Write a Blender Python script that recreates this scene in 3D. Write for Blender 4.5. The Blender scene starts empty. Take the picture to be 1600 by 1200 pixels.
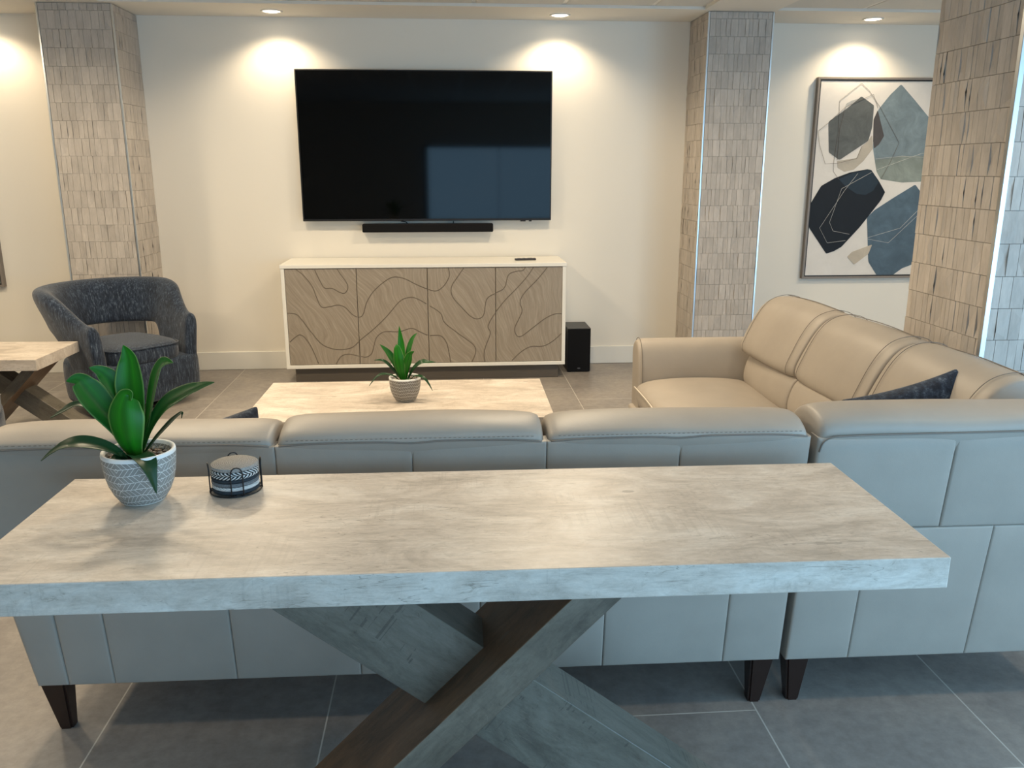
import bpy, bmesh, math, random
from mathutils import Vector, Matrix, noise
random.seed(7)
scene = bpy.context.scene
COL = scene.collection
PI = math.pi
R = math.radians

# ------------------------------------------------------------------ camera
cam_d = bpy.data.cameras.new('camera')
cam = bpy.data.objects.new('camera', cam_d)
COL.objects.link(cam)
yaw, pitch, roll = 0.0752422, 0.2493445, -0.000472
fw = Vector((math.sin(yaw)*math.cos(pitch), math.cos(yaw)*math.cos(pitch), -math.sin(pitch)))
rt = Vector((math.cos(yaw), -math.sin(yaw), 0))
up = rt.cross(fw)
rt2 = rt*math.cos(roll) + up*math.sin(roll)
up2 = up*math.cos(roll) - rt*math.sin(roll)
M = Matrix((rt2, up2, -fw)).transposed().to_4x4()
M.translation = Vector((0, 0, 1.499))
cam.matrix_world = M
cam_d.sensor_width = 36.0
cam_d.lens = 1314.5/1600*36.0
cam_d.clip_start = 0.05
scene.camera = cam

# ------------------------------------------------------------------ colour management
vs = scene.view_settings
vs.view_transform = 'Standard'
vs.look = 'None'
vs.gamma = 1.0
vs.use_curve_mapping = False
vs.exposure = 0.34

# ------------------------------------------------------------------ world and daylight
w = bpy.data.worlds.new('outside'); scene.world = w
w.use_nodes = True
wn = w.node_tree.nodes; wl = w.node_tree.links
bg = wn['Background']
bg.inputs['Color'].default_value = (0.30, 0.55, 0.75, 1)
bg.inputs['Strength'].default_value = 0.9

def area(name, loc, rot, sx, sy, power, color):
    l = bpy.data.lights.new(name, 'AREA'); l.shape = 'RECTANGLE'
    l.size = sx; l.size_y = sy; l.energy = power; l.color = color
    o = bpy.data.objects.new(name, l); COL.objects.link(o)
    o.location = loc; o.rotation_euler = rot
    return o
DAY = (0.37, 0.68, 1.0)
WARM = (1.0, 0.81, 0.56)
# daylight entering through the glass wall behind the camera and the window on the right
area('daylight_rear_window', (2.2, -1.53, .98), (R(90), 0, 0), 5.0, 1.75, 84, DAY)
area('daylight_side_window', (4.93, 0.3, .98), (R(90), 0, R(90)), 3.3, 1.75, 90, DAY)

# ------------------------------------------------------------------ helpers
def tag(o, label=None, cat=None, group=None, kind=None):
    if label: o['label'] = label
    if cat: o['category'] = cat
    if group: o['group'] = group
    if kind: o['kind'] = kind
    return o

def thing(name, label, cat, loc=(0, 0, 0), rz=0.0, group=None):
    o = bpy.data.objects.new(name, None); COL.objects.link(o)
    o.empty_display_size = 0.1
    o.location = loc; o.rotation_euler = (0, 0, rz)
    return tag(o, label, cat, group)

def obj(name, bm, mat, parent=None, smooth=False, subd=0, angle=None):
    me = bpy.data.meshes.new(name)
    bmesh.ops.recalc_face_normals(bm, faces=bm.faces)
    bm.to_mesh(me); bm.free()
    if mat: me.materials.append(mat)
    if smooth or angle:
        for p in me.polygons: p.use_smooth = True
    if angle:
        try: me.set_sharp_from_angle(angle=R(angle))
        except Exception: pass
    o = bpy.data.objects.new(name, me); COL.objects.link(o)
    if parent: o.parent = parent
    if subd:
        m = o.modifiers.new('subsurf', 'SUBSURF'); m.levels = subd; m.render_levels = subd
    return o

def struct(name, bm, mat, **k):
    return tag(obj(name, bm, mat, **k), kind='structure')

def box(bm, x0, x1, y0, y1, z0, z1, bev=0.0, seg=2):
    b = bmesh.new() if bev else bm
    vs_ = [b.verts.new(p) for p in ((x0,y0,z0),(x1,y0,z0),(x1,y1,z0),(x0,y1,z0),(x0,y0,z1),(x1,y0,z1),(x1,y1,z1),(x0,y1,z1))]
    for f in ((3,2,1,0),(4,5,6,7),(0,1,5,4),(1,2,6,5),(2,3,7,6),(3,0,4,7)):
        b.faces.new([vs_[i] for i in f])
    if bev:
        bmesh.ops.bevel(b, geom=list(b.edges), offset=bev, segments=seg, profile=0.5, affect='EDGES')
        merge(bm, b)
    return bm

def merge(dst, src):
    mp = {}
    for v in src.verts: mp[v] = dst.verts.new(v.co)
    for f in src.faces:
        try: dst.faces.new([mp[v] for v in f.verts])
        except ValueError: pass
    src.free()

def tube(bm, pts, r, seg=8, closed=False, radii=None):
    pts = [Vector(p) for p in pts]
    n = len(pts); rings = []
    prev = None
    for i, p in enumerate(pts):
        a = pts[(i-1) % n] if (closed or i > 0) else p
        c = pts[(i+1) % n] if (closed or i < n-1) else p
        t = (c-a)
        if t.length < 1e-9: t = Vector((0, 0, 1))
        t.normalize()
        if prev is None:
            ref = Vector((0, 0, 1)) if abs(t.z) < 0.9 else Vector((1, 0, 0))
            u = t.cross(ref).normalized()
        else:
            u = (prev - t*prev.dot(t))
            if u.length < 1e-6: u = t.orthogonal()
            u.normalize()
        prev = u
        v = t.cross(u)
        rr = radii[i] if radii else r
        rings.append([bm.verts.new(p + (u*math.cos(2*PI*k/seg) + v*math.sin(2*PI*k/seg))*rr) for k in range(seg)])
    m = n if closed else n-1
    for i in range(m):
        A, B = rings[i], rings[(i+1) % n]
        for k in range(seg):
            bm.faces.new((A[k], A[(k+1) % seg], B[(k+1) % seg], B[k]))
    if not closed:
        bm.faces.new(rings[0][::-1]); bm.faces.new(rings[-1])
    return bm

def smooth_pts(pts, k=6):
    """Catmull-Rom resampling"""
    P = [Vector(p) for p in pts]; out = []
    for i in range(len(P)-1):
        p0 = P[max(i-1, 0)]; p1 = P[i]; p2 = P[i+1]; p3 = P[min(i+2, len(P)-1)]
        for j in range(k):
            t = j/k
            out.append(0.5*((2*p1) + (p2-p0)*t + (2*p0-5*p1+4*p2-p3)*t*t + (3*p1-p0-3*p2+p3)*t*t*t))
    out.append(P[-1]); return out

def lathe(bm, prof, seg=40, cx=0, cy=0, cap=True):
    rings = []
    for r, z in prof:
        rings.append([bm.verts.new((cx+r*math.cos(2*PI*k/seg), cy+r*math.sin(2*PI*k/seg), z)) for k in range(seg)])
    for i in range(len(rings)-1):
        for k in range(seg):
            bm.faces.new((rings[i][k], rings[i][(k+1) % seg], rings[i+1][(k+1) % seg], rings[i+1][k]))
    if cap:
        bm.faces.new(rings[0][::-1]); bm.faces.new(rings[-1])
    return bm

def loft(bm, prof, stations, axis='x', wob=0.0, seed=0):
    """closed profile [(a,z)] carried along axis; stations = [(s, inset, da, dz)]"""
    ca = sum(p[0] for p in prof)/len(prof); cz = sum(p[1] for p in prof)/len(prof)
    rings = []
    for st in stations:
        s, ins = st[0], st[1]
        da = st[2] if len(st) > 2 else 0; dz = st[3] if len(st) > 3 else 0
        ring = []
        for a, z in prof:
            d = Vector((a-ca, z-cz)); L = d.length
            d = d*max(0.05, (L-ins)/L)
            x, y = s, ca+d.x+da
            zz = cz+d.y+dz
            if wob: zz += wob*noise.noise(Vector((s*4+seed, a*7, zz*5)))
            ring.append(bm.verts.new((x, y, zz) if axis == 'x' else (y, x, zz)))
        rings.append(ring)
    n = len(prof)
    for i in range(len(rings)-1):
        for k in range(n):
            bm.faces.new((rings[i][k], rings[i][(k+1) % n], rings[i+1][(k+1) % n], rings[i+1][k]))
    bm.faces.new(rings[0][::-1]); bm.faces.new(rings[-1])
    return bm

def soft_stations(a, b, ins=0.02, n=5, bulge=0.0, da0=0, da1=0):
    L = b-a; out = [(a, ins*1.0), (a+0.008, ins*.35), (a+0.03, ins*.08)]
    for i in range(1, n): out.append((a+L*i/n, -bulge*math.sin(PI*i/n)))
    out += [(b-0.03, ins*.08), (b-0.008, ins*.35), (b, ins)]
    out = [(s, i, da0+(da1-da0)*(s-a)/L, 0) for s, i in out]
    return out

# ------------------------------------------------------------------ materials
def nt(name):
    m = bpy.data.materials.new(name); m.use_nodes = True
    n = m.node_tree.nodes; l = m.node_tree.links
    return m, n, l, n['Principled BSDF']
def setp(b, col=None, rough=None, metal=None, spec=None, **k):
    if col: b.inputs['Base Color'].default_value = (*col, 1)
    if rough is not None: b.inputs['Roughness'].default_value = rough
    if metal is not None: b.inputs['Metallic'].default_value = metal
    if spec is not None: b.inputs['Specular IOR Level'].default_value = spec
def coords(n, l, scale=(1, 1, 1), rot=(0, 0, 0), kind='Object'):
    tc = n.new('ShaderNodeTexCoord'); mp = n.new('ShaderNodeMapping')
    mp.inputs['Scale'].default_value = scale; mp.inputs['Rotation'].default_value = rot
    l.new(tc.outputs[kind], mp.inputs['Vector']); return mp.outputs[0]
def noi(n, l, v, scale, detail=4, rough=.55, dist=0):
    t = n.new('ShaderNodeTexNoise'); t.inputs['Scale'].default_value = scale
    t.inputs['Detail'].default_value = detail; t.inputs['Roughness'].default_value = rough
    t.inputs['Distortion'].default_value = dist
    l.new(v, t.inputs['Vector']); return t.outputs['Fac']
def ramp(n, l, fac, stops):
    r = n.new('ShaderNodeValToRGB'); e = r.color_ramp.elements
    while len(e) < len(stops): e.new(0.5)
    for i, (p, c) in enumerate(stops):
        e[i].position = p; e[i].color = (*c, 1) if len(c) == 3 else c
    l.new(fac, r.inputs['Fac']); return r.outputs['Color']
def mixc(n, l, fac, a, b, mode='MIX'):
    m = n.new('ShaderNodeMix'); m.data_type = 'RGBA'; m.blend_type = mode
    for s, v in ((0, fac), (6, a), (7, b)):
        if hasattr(v, 'links') or hasattr(v, 'is_linked'): l.new(v, m.inputs[s])
        elif s == 0: m.inputs[0].default_value = v
        else: m.inputs[s].default_value = (*v, 1)
    return m.outputs[2]
def bump(n, l, b, h, strength=.2, dist=.01):
    u = n.new('ShaderNodeBump'); u.inputs['Strength'].default_value = strength
    u.inputs['Distance'].default_value = dist
    l.new(h, u.inputs['Height']); l.new(u.outputs[0], b.inputs['Normal'])
def math_(n, l, op, a, b=None, c=None):
    m = n.new('ShaderNodeMath'); m.operation = op
    for i, v in enumerate((a, b, c)):
        if v is None: continue
        if hasattr(v, 'is_linked'): l.new(v, m.inputs[i])
        else: m.inputs[i].default_value = v
    return m.outputs[0]

MAT = {}
def simple(name, col, rough=.5, metal=0, spec=.5, bmp=None):
    m, n, l, b = nt(name); setp(b, col, rough, metal, spec)
    if bmp: bump(n, l, b, noi(n, l, coords(n, l), bmp[0], 3), bmp[1], .004)
    MAT[name] = m; return m
simple('paint_wall', (.81, .765, .68), .75, 0, .3, (260, .10))
simple('paint_ceiling', (.76, .735, .675), .85, 0, .2, (180, .08))
simple('paint_trim', (.78, .76, .70), .45)
simple('lacquer_white', (.78, .76, .70), .38)
simple('plinth_brown', (.115, .095, .075), .5)
simple('black_plastic', (.006, .006, .007), .45, 0, .4)
simple('black_mesh', (.004, .004, .005), .8, 0, .2, (900, .3))
simple('sub_body', (.030, .031, .034), .42, 0, .5, (500, .1))
simple('remote_black', (.02, .018, .02), .4)
simple('aluminium', (.72, .74, .75), .28, 1.0)
simple('black_wire', (.006, .006, .007), .35, 0, .5)
simple('leg_wood', (.022, .009, .006), .28, 0, .5)
simple('grey_logo', (.12, .12, .13), .4)
simple('white_ceramic', (.78, .78, .76), .35, 0, .5)
simple('acoustic', (.66, .655, .62), .9, 0, .1, (350, .35))
simple('grid_metal', (.80, .79, .74), .5)
simple('frame_taupe', (.22, .19, .165), .45)
simple('frame_black', (.012, .012, .012), .5)
simple('seam_thread', (.20, .175, .15), .7)
simple('piping_light', (.62, .56, .48), .6)
simple('base_black', (.006, .006, .006), .5)
simple('window_frame_metal', (.10, .10, .11), .4, .8)

# tv screen
m, n, l, b = nt('tv_screen'); setp(b, (.0008, .0008, .001), .05, 0, .20); MAT['tv_screen'] = m
# lens
m, n, l, b = nt('lamp_lens'); setp(b, (.9, .88, .8), .4)
b.inputs['Emission Color'].default_value = (1, .86, .66, 1); b.inputs['Emission Strength'].default_value = 9
MAT['lamp_lens'] = m
# glass
m, n, l, b = nt('window_glass')
n.remove(b); tr = n.new('ShaderNodeBsdfTransparent'); gl = n.new('ShaderNodeBsdfGlossy'); gl.inputs['Roughness'].default_value = .02
mx = n.new('ShaderNodeMixShader'); mx.inputs[0].default_value = .06
l.new(tr.outputs[0], mx.inputs[1]); l.new(gl.outputs[0], mx.inputs[2]); l.new(mx.outputs[0], n['Material Output'].inputs[0])
MAT['window_glass'] = m

# floor: large matt porcelain tiles 0.61 x 1.22 laid lengthwise, half bond
m, n, l, b = nt('floor_tile')
tc = n.new('ShaderNodeTexCoord'); sx = n.new('ShaderNodeSeparateXYZ'); l.new(tc.outputs['Object'], sx.inputs[0])
cb = n.new('ShaderNodeCombineXYZ')
col_i = math_(n, l, 'FLOOR', math_(n, l, 'MULTIPLY', math_(n, l, 'ADD', sx.outputs[0], -.245), 1/.61))
l.new(math_(n, l, 'ADD', math_(n, l, 'MULTIPLY_ADD', col_i, -.935, -2.045+1.22*10), sx.outputs[1]), cb.inputs[0])
l.new(math_(n, l, 'ADD', sx.outputs[0], -.245+.61*20), cb.inputs[1])
br = n.new('ShaderNodeTexBrick'); l.new(cb.outputs[0], br.inputs['Vector'])
br.offset = 0; br.offset_frequency = 2; br.squash = 1
br.inputs['Scale'].default_value = 1; br.inputs['Brick Width'].default_value = 1.22; br.inputs['Row Height'].default_value = .61
br.inputs['Mortar Size'].default_value = .0022; br.inputs['Mortar Smooth'].default_value = .1; br.inputs['Bias'].default_value = 0
br.inputs['Color1'].default_value = (.262, .238, .218, 1); br.inputs['Color2'].default_value = (.285, .260, .238, 1)
br.inputs['Mortar'].default_value = (.55, .52, .47, 1)
v = coords(n, l, (1.1, 1.0, 1)); f1 = noi(n, l, v, 2.2, 8, .62, .6)
v2 = coords(n, l, (1, 1, 1)); f2 = noi(n, l, v2, 24, 6, .7)
v3 = coords(n, l, (1, .25, 1)); f3 = noi(n, l, v3, 60, 4, .7)
c1 = ramp(n, l, f1, [(.28, (.72, .72, .74)), (.5, (1, 1, 1)), (.72, (1.22, 1.20, 1.16))])
c2 = ramp(n, l, f2, [(.3, (.82, .82, .82)), (.7, (1.18, 1.18, 1.18))])
cc = mixc(n, l, 1, br.outputs['Color'], c1, 'MULTIPLY'); cc = mixc(n, l, 1, cc, c2, 'MULTIPLY')
fin = mixc(n, l, br.outputs['Fac'], cc, (.55, .52, .47)); l.new(fin, b.inputs['Base Color'])
setp(b, None, .42, 0, .45)
l.new(math_(n, l, 'MULTIPLY_ADD', f1, .22, .30), b.inputs['Roughness'])
h = math_(n, l, 'SUBTRACT', math_(n, l, 'MULTIPLY', f2, .25), br.outputs['Fac']); bump(n, l, b, h, .25, .002)
MAT['floor_tile'] = m

# leather
def leather(name, col):
    m, n, l, b = nt(name)
    v = coords(n, l)
    f = noi(n, l, v, 5, 4); c = ramp(n, l, f, [(.3, tuple(x*.94 for x in col)), (.7, tuple(min(1, x*1.05) for x in col))])
    l.new(c, b.inputs['Base Color']); setp(b, None, .46, 0, .4)
    vo = n.new('ShaderNodeTexVoronoi'); vo.inputs['Scale'].default_value = 420; l.new(v, vo.inputs['Vector'])
    f2 = noi(n, l, v, 14, 3)
    h = math_(n, l, 'ADD', math_(n, l, 'MULTIPLY', vo.outputs['Distance'], .10), math_(n, l, 'MULTIPLY', f2, 1.0))
    bump(n, l, b, h, .22, .004)
    MAT[name] = m
leather('leather', (.375, .33, .28))

# weathered plank laminate of the table tops
def plank(name, base, light, dark, rot=0, seed=0, saw=.12):
    m, n, l, b = nt(name)
    tc = n.new('ShaderNodeTexCoord'); mp = n.new('ShaderNodeMapping')
    mp.inputs['Location'].default_value = (seed, seed*.7, 0); mp.inputs['Rotation'].default_value = (0, 0, rot)
    l.new(tc.outputs['Object'], mp.inputs[0])
    def st(sx_, sy_, sz_):
        q = n.new('ShaderNodeMapping'); q.inputs['Scale'].default_value = (sx_, sy_, sz_); l.new(mp.outputs[0], q.inputs[0]); return q.outputs[0]
    a = noi(n, l, st(1.9, 4.5, 4.5), 2.0, 8, .70, .9)
    g = noi(n, l, st(6, 42, 42), 2.2, 8, .78, .5)
    k = noi(n, l, st(12, 22, 22), 2.5, 9, .8, 1.2)
    c = ramp(n, l, a, [(.33, dark), (.48, base), (.64, light)])
    gg = ramp(n, l, g, [(.30, (.78, .77, .75)), (.5, (1, 1, 1)), (.70, (1.13, 1.12, 1.10))])
    c = mixc(n, l, .85, c, gg, 'MULTIPLY')
    sp = ramp(n, l, k, [(.33, (.60, .57, .53)), (.40, (.90, .89, .87)), (.52, (1, 1, 1)), (.68, (1.10, 1.10, 1.09))])
    c = mixc(n, l, .9, c, sp, 'MULTIPLY')
    # fine cracks and knots
    cr = noi(n, l, st(2.2, 26, 26), 1.1, 3, .5, 2.2)
    line = math_(n, l, 'ABSOLUTE', math_(n, l, 'SUBTRACT', cr, .5))
    gate = noi(n, l, st(1.6, 3, 3), 2.1, 2)
    lm = math_(n, l, 'MULTIPLY', math_(n, l, 'LESS_THAN', line, .006), math_(n, l, 'GREATER_THAN', gate, .52))
    c = mixc(n, l, math_(n, l, 'MULTIPLY', lm, .5), c, (.20, .165, .13))
    vo = n.new('ShaderNodeTexVoronoi'); vo.inputs['Scale'].default_value = 4.2; l.new(st(1, 2.0, 2.0), vo.inputs['Vector'])
    kn = math_(n, l, 'LESS_THAN', vo.outputs['Distance'], math_(n, l, 'MULTIPLY', k, .12))
    c = mixc(n, l, math_(n, l, 'MULTIPLY', kn, .5), c, (.16, .13, .10))
    # cross cut saw marks in patches
    sw = noi(n, l, st(120, 2.5, 2.5), 1.0, 2, .5); sg = noi(n, l, st(3, 5, 5), 1.6, 3)
    sm_ = math_(n, l, 'MULTIPLY', math_(n, l, 'LESS_THAN', sw, .42), math_(n, l, 'GREATER_THAN', sg, .56))
    c = mixc(n, l, math_(n, l, 'MULTIPLY', sm_, saw), c, tuple(x*.55 for x in dark))
    l.new(c, b.inputs['Base Color']); setp(b, None, .36, 0, .45)
    l.new(math_(n, l, 'MULTIPLY_ADD', g, .25, .24), b.inputs['Roughness'])
    bump(n, l, b, g, .12, .003)
    MAT[name] = m
plank('plank_top', (.56, .49, .42), (.67, .61, .54), (.42, .365, .31), 0, 0)
plank('plank_beam', (.150, .135, .108), (.19, .172, .14), (.10, .088, .07), 0, 3, .5)
plank('plank_brown', (.165, .100, .058), (.22, .14, .085), (.09, .054, .032), 0, 5)
plank('plank_worn', (.140, .118, .090), (.185, .158, .122), (.09, .076, .058), 0, 7)

# console door wood with swirling grain
m, n, l, b = nt('door_wood')
v = coords(n, l, (1, 1, 1)); f = noi(n, l, v, 1.6, 2, .4, .4)
tc = n.new('ShaderNodeTexCoord'); sx = n.new('ShaderNodeSeparateXYZ'); l.new(tc.outputs['Object'], sx.inputs[0])
ph = math_(n, l, 'ADD', math_(n, l, 'MULTIPLY', sx.outputs[0], 26), math_(n, l, 'MULTIPLY', sx.outputs[2], 11))
ph = math_(n, l, 'ADD', ph, math_(n, l, 'MULTIPLY', f, 12))
cb = n.new('ShaderNodeCombineXYZ'); l.new(ph, cb.inputs[0]); l.new(math_(n, l, 'MULTIPLY', sx.outputs[2], 1.5), cb.inputs[1])
g = noi(n, l, cb.outputs[0], 2.6, 5, .75)
c = ramp(n, l, g, [(.28, (.235, .195, .152)), (.5, (.30, .255, .202)), (.72, (.40, .35, .285))])
l.new(c, b.inputs['Base Color']); setp(b, None, .48, 0, .35); bump(n, l, b, g, .2, .002)
MAT['door_wood'] = m
simple('groove_brown', (.15, .12, .09), .6)

# limestone mosaic
def stone(name, tint):
    m, n, l, b = nt(name)
    ge = n.new('ShaderNodeNewGeometry')
    c0 = ramp(n, l, ge.outputs['Random Per Island'], [(0, tuple(x*.90 for x in tint)), (.5, tint), (1, tuple(min(1, x*1.10) for x in tint))])
    v = coords(n, l, (1, 1, .14)); f = noi(n, l, v, 120, 5, .7)
    fb = noi(n, l, coords(n, l, (1, 1, .35)), 26, 4, .6)
    c = mixc(n, l, 1, c0, ramp(n, l, f, [(.3, (.91, .90, .89)), (.7, (1.07, 1.07, 1.07))]), 'MULTIPLY')
    c = mixc(n, l, 1, c, ramp(n, l, fb, [(.3, (.90, .90, .90)), (.7, (1.1, 1.1, 1.1))]), 'MULTIPLY')
    l.new(c, b.inputs['Base Color']); setp(b, None, .6, 0, .35); bump(n, l, b, f, .15, .002)
    MAT[name] = m
stone('stone_tile', (.48, .432, .382))
simple('stone_grout', (.33, .30, .26), .8)

# chenille
def chenille(name, stripe_scale=(60, 60, 8)):
    m, n, l, b = nt(name)
    f = noi(n, l, coords(n, l, stripe_scale), 1.6, 6, .78)
    g = noi(n, l, coords(n, l), 9, 3)
    c = ramp(n, l, f, [(.40, (.007, .012, .024)), (.52, (.020, .032, .055)), (.61, (.060, .082, .115)), (.70, (.20, .24, .28))])
    c = mixc(n, l, 1, c, ramp(n, l, g, [(.3, (.75, .75, .78)), (.7, (1.2, 1.2, 1.2))]), 'MULTIPLY')
    l.new(c, b.inputs['Base Color']); setp(b, None, .85, 0, .2)
    b.inputs['Sheen Weight'].default_value = .25
    bump(n, l, b, f, .5, .004)
    MAT[name] = m
chenille('navy_chenille')
chenille('navy_velvet', (26, 26, 26))

# agave leaf
m, n, l, b = nt('leaf_green')
at = n.new('ShaderNodeAttribute'); at.attribute_name = 'leafu'   # across / along the leaf
sx = n.new('ShaderNodeSeparateXYZ'); l.new(at.outputs['Vector'], sx.inputs[0])
cen = math_(n, l, 'ABSOLUTE', sx.outputs[0])
c = ramp(n, l, cen, [(0, (.010, .120, .005)), (.3, (.016, .185, .006)), (.88, (.010, .110, .006)), (.95, (.12, .24, .05))])
mr = n.new('ShaderNodeMapping'); mr.inputs['Scale'].default_value = (14, .8, 1); l.new(at.outputs['Vector'], mr.inputs[0])
f = noi(n, l, mr.outputs[0], 3, 4)
c = mixc(n, l, .6, c, ramp(n, l, f, [(.3, (.7, .7, .7)), (.7, (1.25, 1.25, 1.25))]), 'MULTIPLY')
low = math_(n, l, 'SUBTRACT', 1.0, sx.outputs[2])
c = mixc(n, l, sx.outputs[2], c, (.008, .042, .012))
l.new(c, b.inputs['Base Color']); setp(b, None, .38, 0, .28)
b.inputs['Transmission Weight'].default_value = 0
MAT['leaf_green'] = m

# pebbles
m, n, l, b = nt('pebbles')
ge = n.new('ShaderNodeNewGeometry')
c = ramp(n, l, ge.outputs['Random Per Island'], [(0, (.10, .06, .04)), (.35, (.26, .18, .13)), (.7, (.42, .33, .26)), (1, (.55, .50, .44))])
l.new(c, b.inputs['Base Color']); setp(b, None, .5)
MAT['pebbles'] = m

# herringbone glaze of the pots (pattern printed on the pot)
def pot_mat(name, grey):
    m, n, l, b = nt(name)
    tc = n.new('ShaderNodeTexCoord'); s = n.new('ShaderNodeSeparateXYZ'); l.new(tc.outputs['Object'], s.inputs[0])
    ang = math_(n, l, 'MULTIPLY', math_(n, l, 'ARCTAN2', s.outputs[1], s.outputs[0]), 1/(2*PI))
    ang = math_(n, l, 'ADD', ang, .5)
    nc = 5.0
    cf = math_(n, l, 'FRACT', math_(n, l, 'MULTIPLY', ang, nc))
    tri = math_(n, l, 'ABSOLUTE', math_(n, l, 'SUBTRACT', cf, .5))          # 0..0.5, zigzag
    row = math_(n, l, 'ADD', math_(n, l, 'MULTIPLY', s.outputs[2], 1/.0160), math_(n, l, 'MULTIPLY', tri, .55))
    rf = math_(n, l, 'FRACT', row); ri = math_(n, l, 'FLOOR', row)
    par = math_(n, l, 'MULTIPLY_ADD', math_(n, l, 'GREATER_THAN', math_(n, l, 'FRACT', math_(n, l, 'MULTIPLY', ri, .5)), .25), 2, -1)
    side = math_(n, l, 'MULTIPLY_ADD', math_(n, l, 'GREATER_THAN', cf, .5), 2, -1)
    st = math_(n, l, 'ADD', math_(n, l, 'MULTIPLY', tri, 8.6), math_(n, l, 'MULTIPLY', math_(n, l, 'MULTIPLY', rf, par), 1.25))
    sl = math_(n, l, 'LESS_THAN', math_(n, l, 'FRACT', math_(n, l, 'ADD', st, 20)), .10)
    rl = math_(n, l, 'LESS_THAN', rf, .07)
    cl = math_(n, l, 'GREATER_THAN', math_(n, l, 'MAXIMUM', sl, rl), .5)
    nz = noi(n, l, coords(n, l), 60, 3)
    g = ramp(n, l, nz, [(.3, tuple(x*.92 for x in grey)), (.7, tuple(x*1.08 for x in grey))])
    c = mixc(n, l, cl, g, (.74, .74, .71))
    zz = s.outputs[2]
    band = math_(n, l, 'MAXIMUM', math_(n, l, 'LESS_THAN', zz, .005), math_(n, l, 'GREATER_THAN', zz, .106))
    c = mixc(n, l, band, c, (.80, .80, .77))
    l.new(c, b.inputs['Base Color']); setp(b, None, .5, 0, .4); bump(n, l, b, cl, .25, .001)
    MAT[name] = m
pot_mat('pot_grey', (.27, .265, .245))
pot_mat('pot_taupe', (.19, .175, .155))

def paintm(name, col, var=.18):
    m, n, l, b = nt(name)
    f = noi(n, l, coords(n, l), 7, 7, .7, .8)
    c = ramp(n, l, f, [(.25, tuple(x*(1-var) for x in col)), (.5, col), (.75, tuple(min(1, x*(1+var*1.2)) for x in col))])
    l.new(c, b.inputs['Base Color']); setp(b, None, .7, 0, .3); bump(n, l, b, f, .15, .002)
    MAT[name] = m
paintm('canvas_white', (.70, .67, .63), .05)
for k_, c_ in dict(blue_top=(.185, .24, .27), green=(.22, .255, .235), beige=(.44, .40, .34), brown=(.075, .070, .072), grey=(.105, .116, .118),
                   pale=(.42, .42, .41), navy=(.009, .014, .022), navy2=(.020, .036, .055), blue_low=(.082, .128, .172), sand=(.50, .44, .36)).items():
    paintm('art_'+k_, c_, .28 if k_ in ('blue_top', 'blue_low', 'green', 'grey') else .12)
paintm('art_line_d', (.14, .12, .11)); paintm('art_line_w', (.60, .60, .58))

# coasters
def coaster_mat(name, top, side, mode):
    m, n, l, b = nt(name)
    tc = n.new('ShaderNodeTexCoord'); s = n.new('ShaderNodeSeparateXYZ'); l.new(tc.outputs['Object'], s.inputs[0])
    r = math_(n, l, 'SQRT', math_(n, l, 'ADD', math_(n, l, 'MULTIPLY', s.outputs[0], s.outputs[0]), math_(n, l, 'MULTIPLY', s.outputs[1], s.outputs[1])))
    ang = math_(n, l, 'ARCTAN2', s.outputs[1], s.outputs[0])
    rings = math_(n, l, 'SINE', math_(n, l, 'ADD', math_(n, l, 'MULTIPLY', r, 2*PI/.0042), ang))
    f = noi(n, l, coords(n, l), 340, 3, .7)
    h = math_(n, l, 'ADD', rings, math_(n, l, 'MULTIPLY', f, 1.5))
    c = ramp(n, l, f, [(.3, tuple(x*.65 for x in top)), (.7, tuple(min(1, x*1.3) for x in top))])
    if mode:
        tw = math_(n, l, 'ADD', math_(n, l, 'MULTIPLY', ang, 34/(2*PI)*1.0), math_(n, l, 'MULTIPLY', s.outputs[2], 160*mode))
        k = math_(n, l, 'LESS_THAN', math_(n, l, 'FRACT', math_(n, l, 'ADD', tw, 40)), .52 if abs(mode) == 1 else .12)
        c = mixc(n, l, k, side, (.03, .035, .04))
    l.new(c, b.inputs['Base Color']); setp(b, None, .8, 0, .2); bump(n, l, b, h, .5, .001)
    MAT[name] = m
coaster_mat('coaster_grey', (.34, .325, .305), (0, 0, 0), 0)
coaster_mat('coaster_braid_a', (.5, .5, .5), (.72, .72, .70), 1)
coaster_mat('coaster_braid_b', (.5, .5, .5), (.72, .72, .70), -1)
coaster_mat('coaster_white', (.6, .6, .6), (.74, .74, .72), 2)
coaster_mat('coaster_dark', (.04, .05, .06), (0, 0, 0), 0)
coaster_mat('coaster_mid', (.19, .20, .21), (0, 0, 0), 0)

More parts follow.
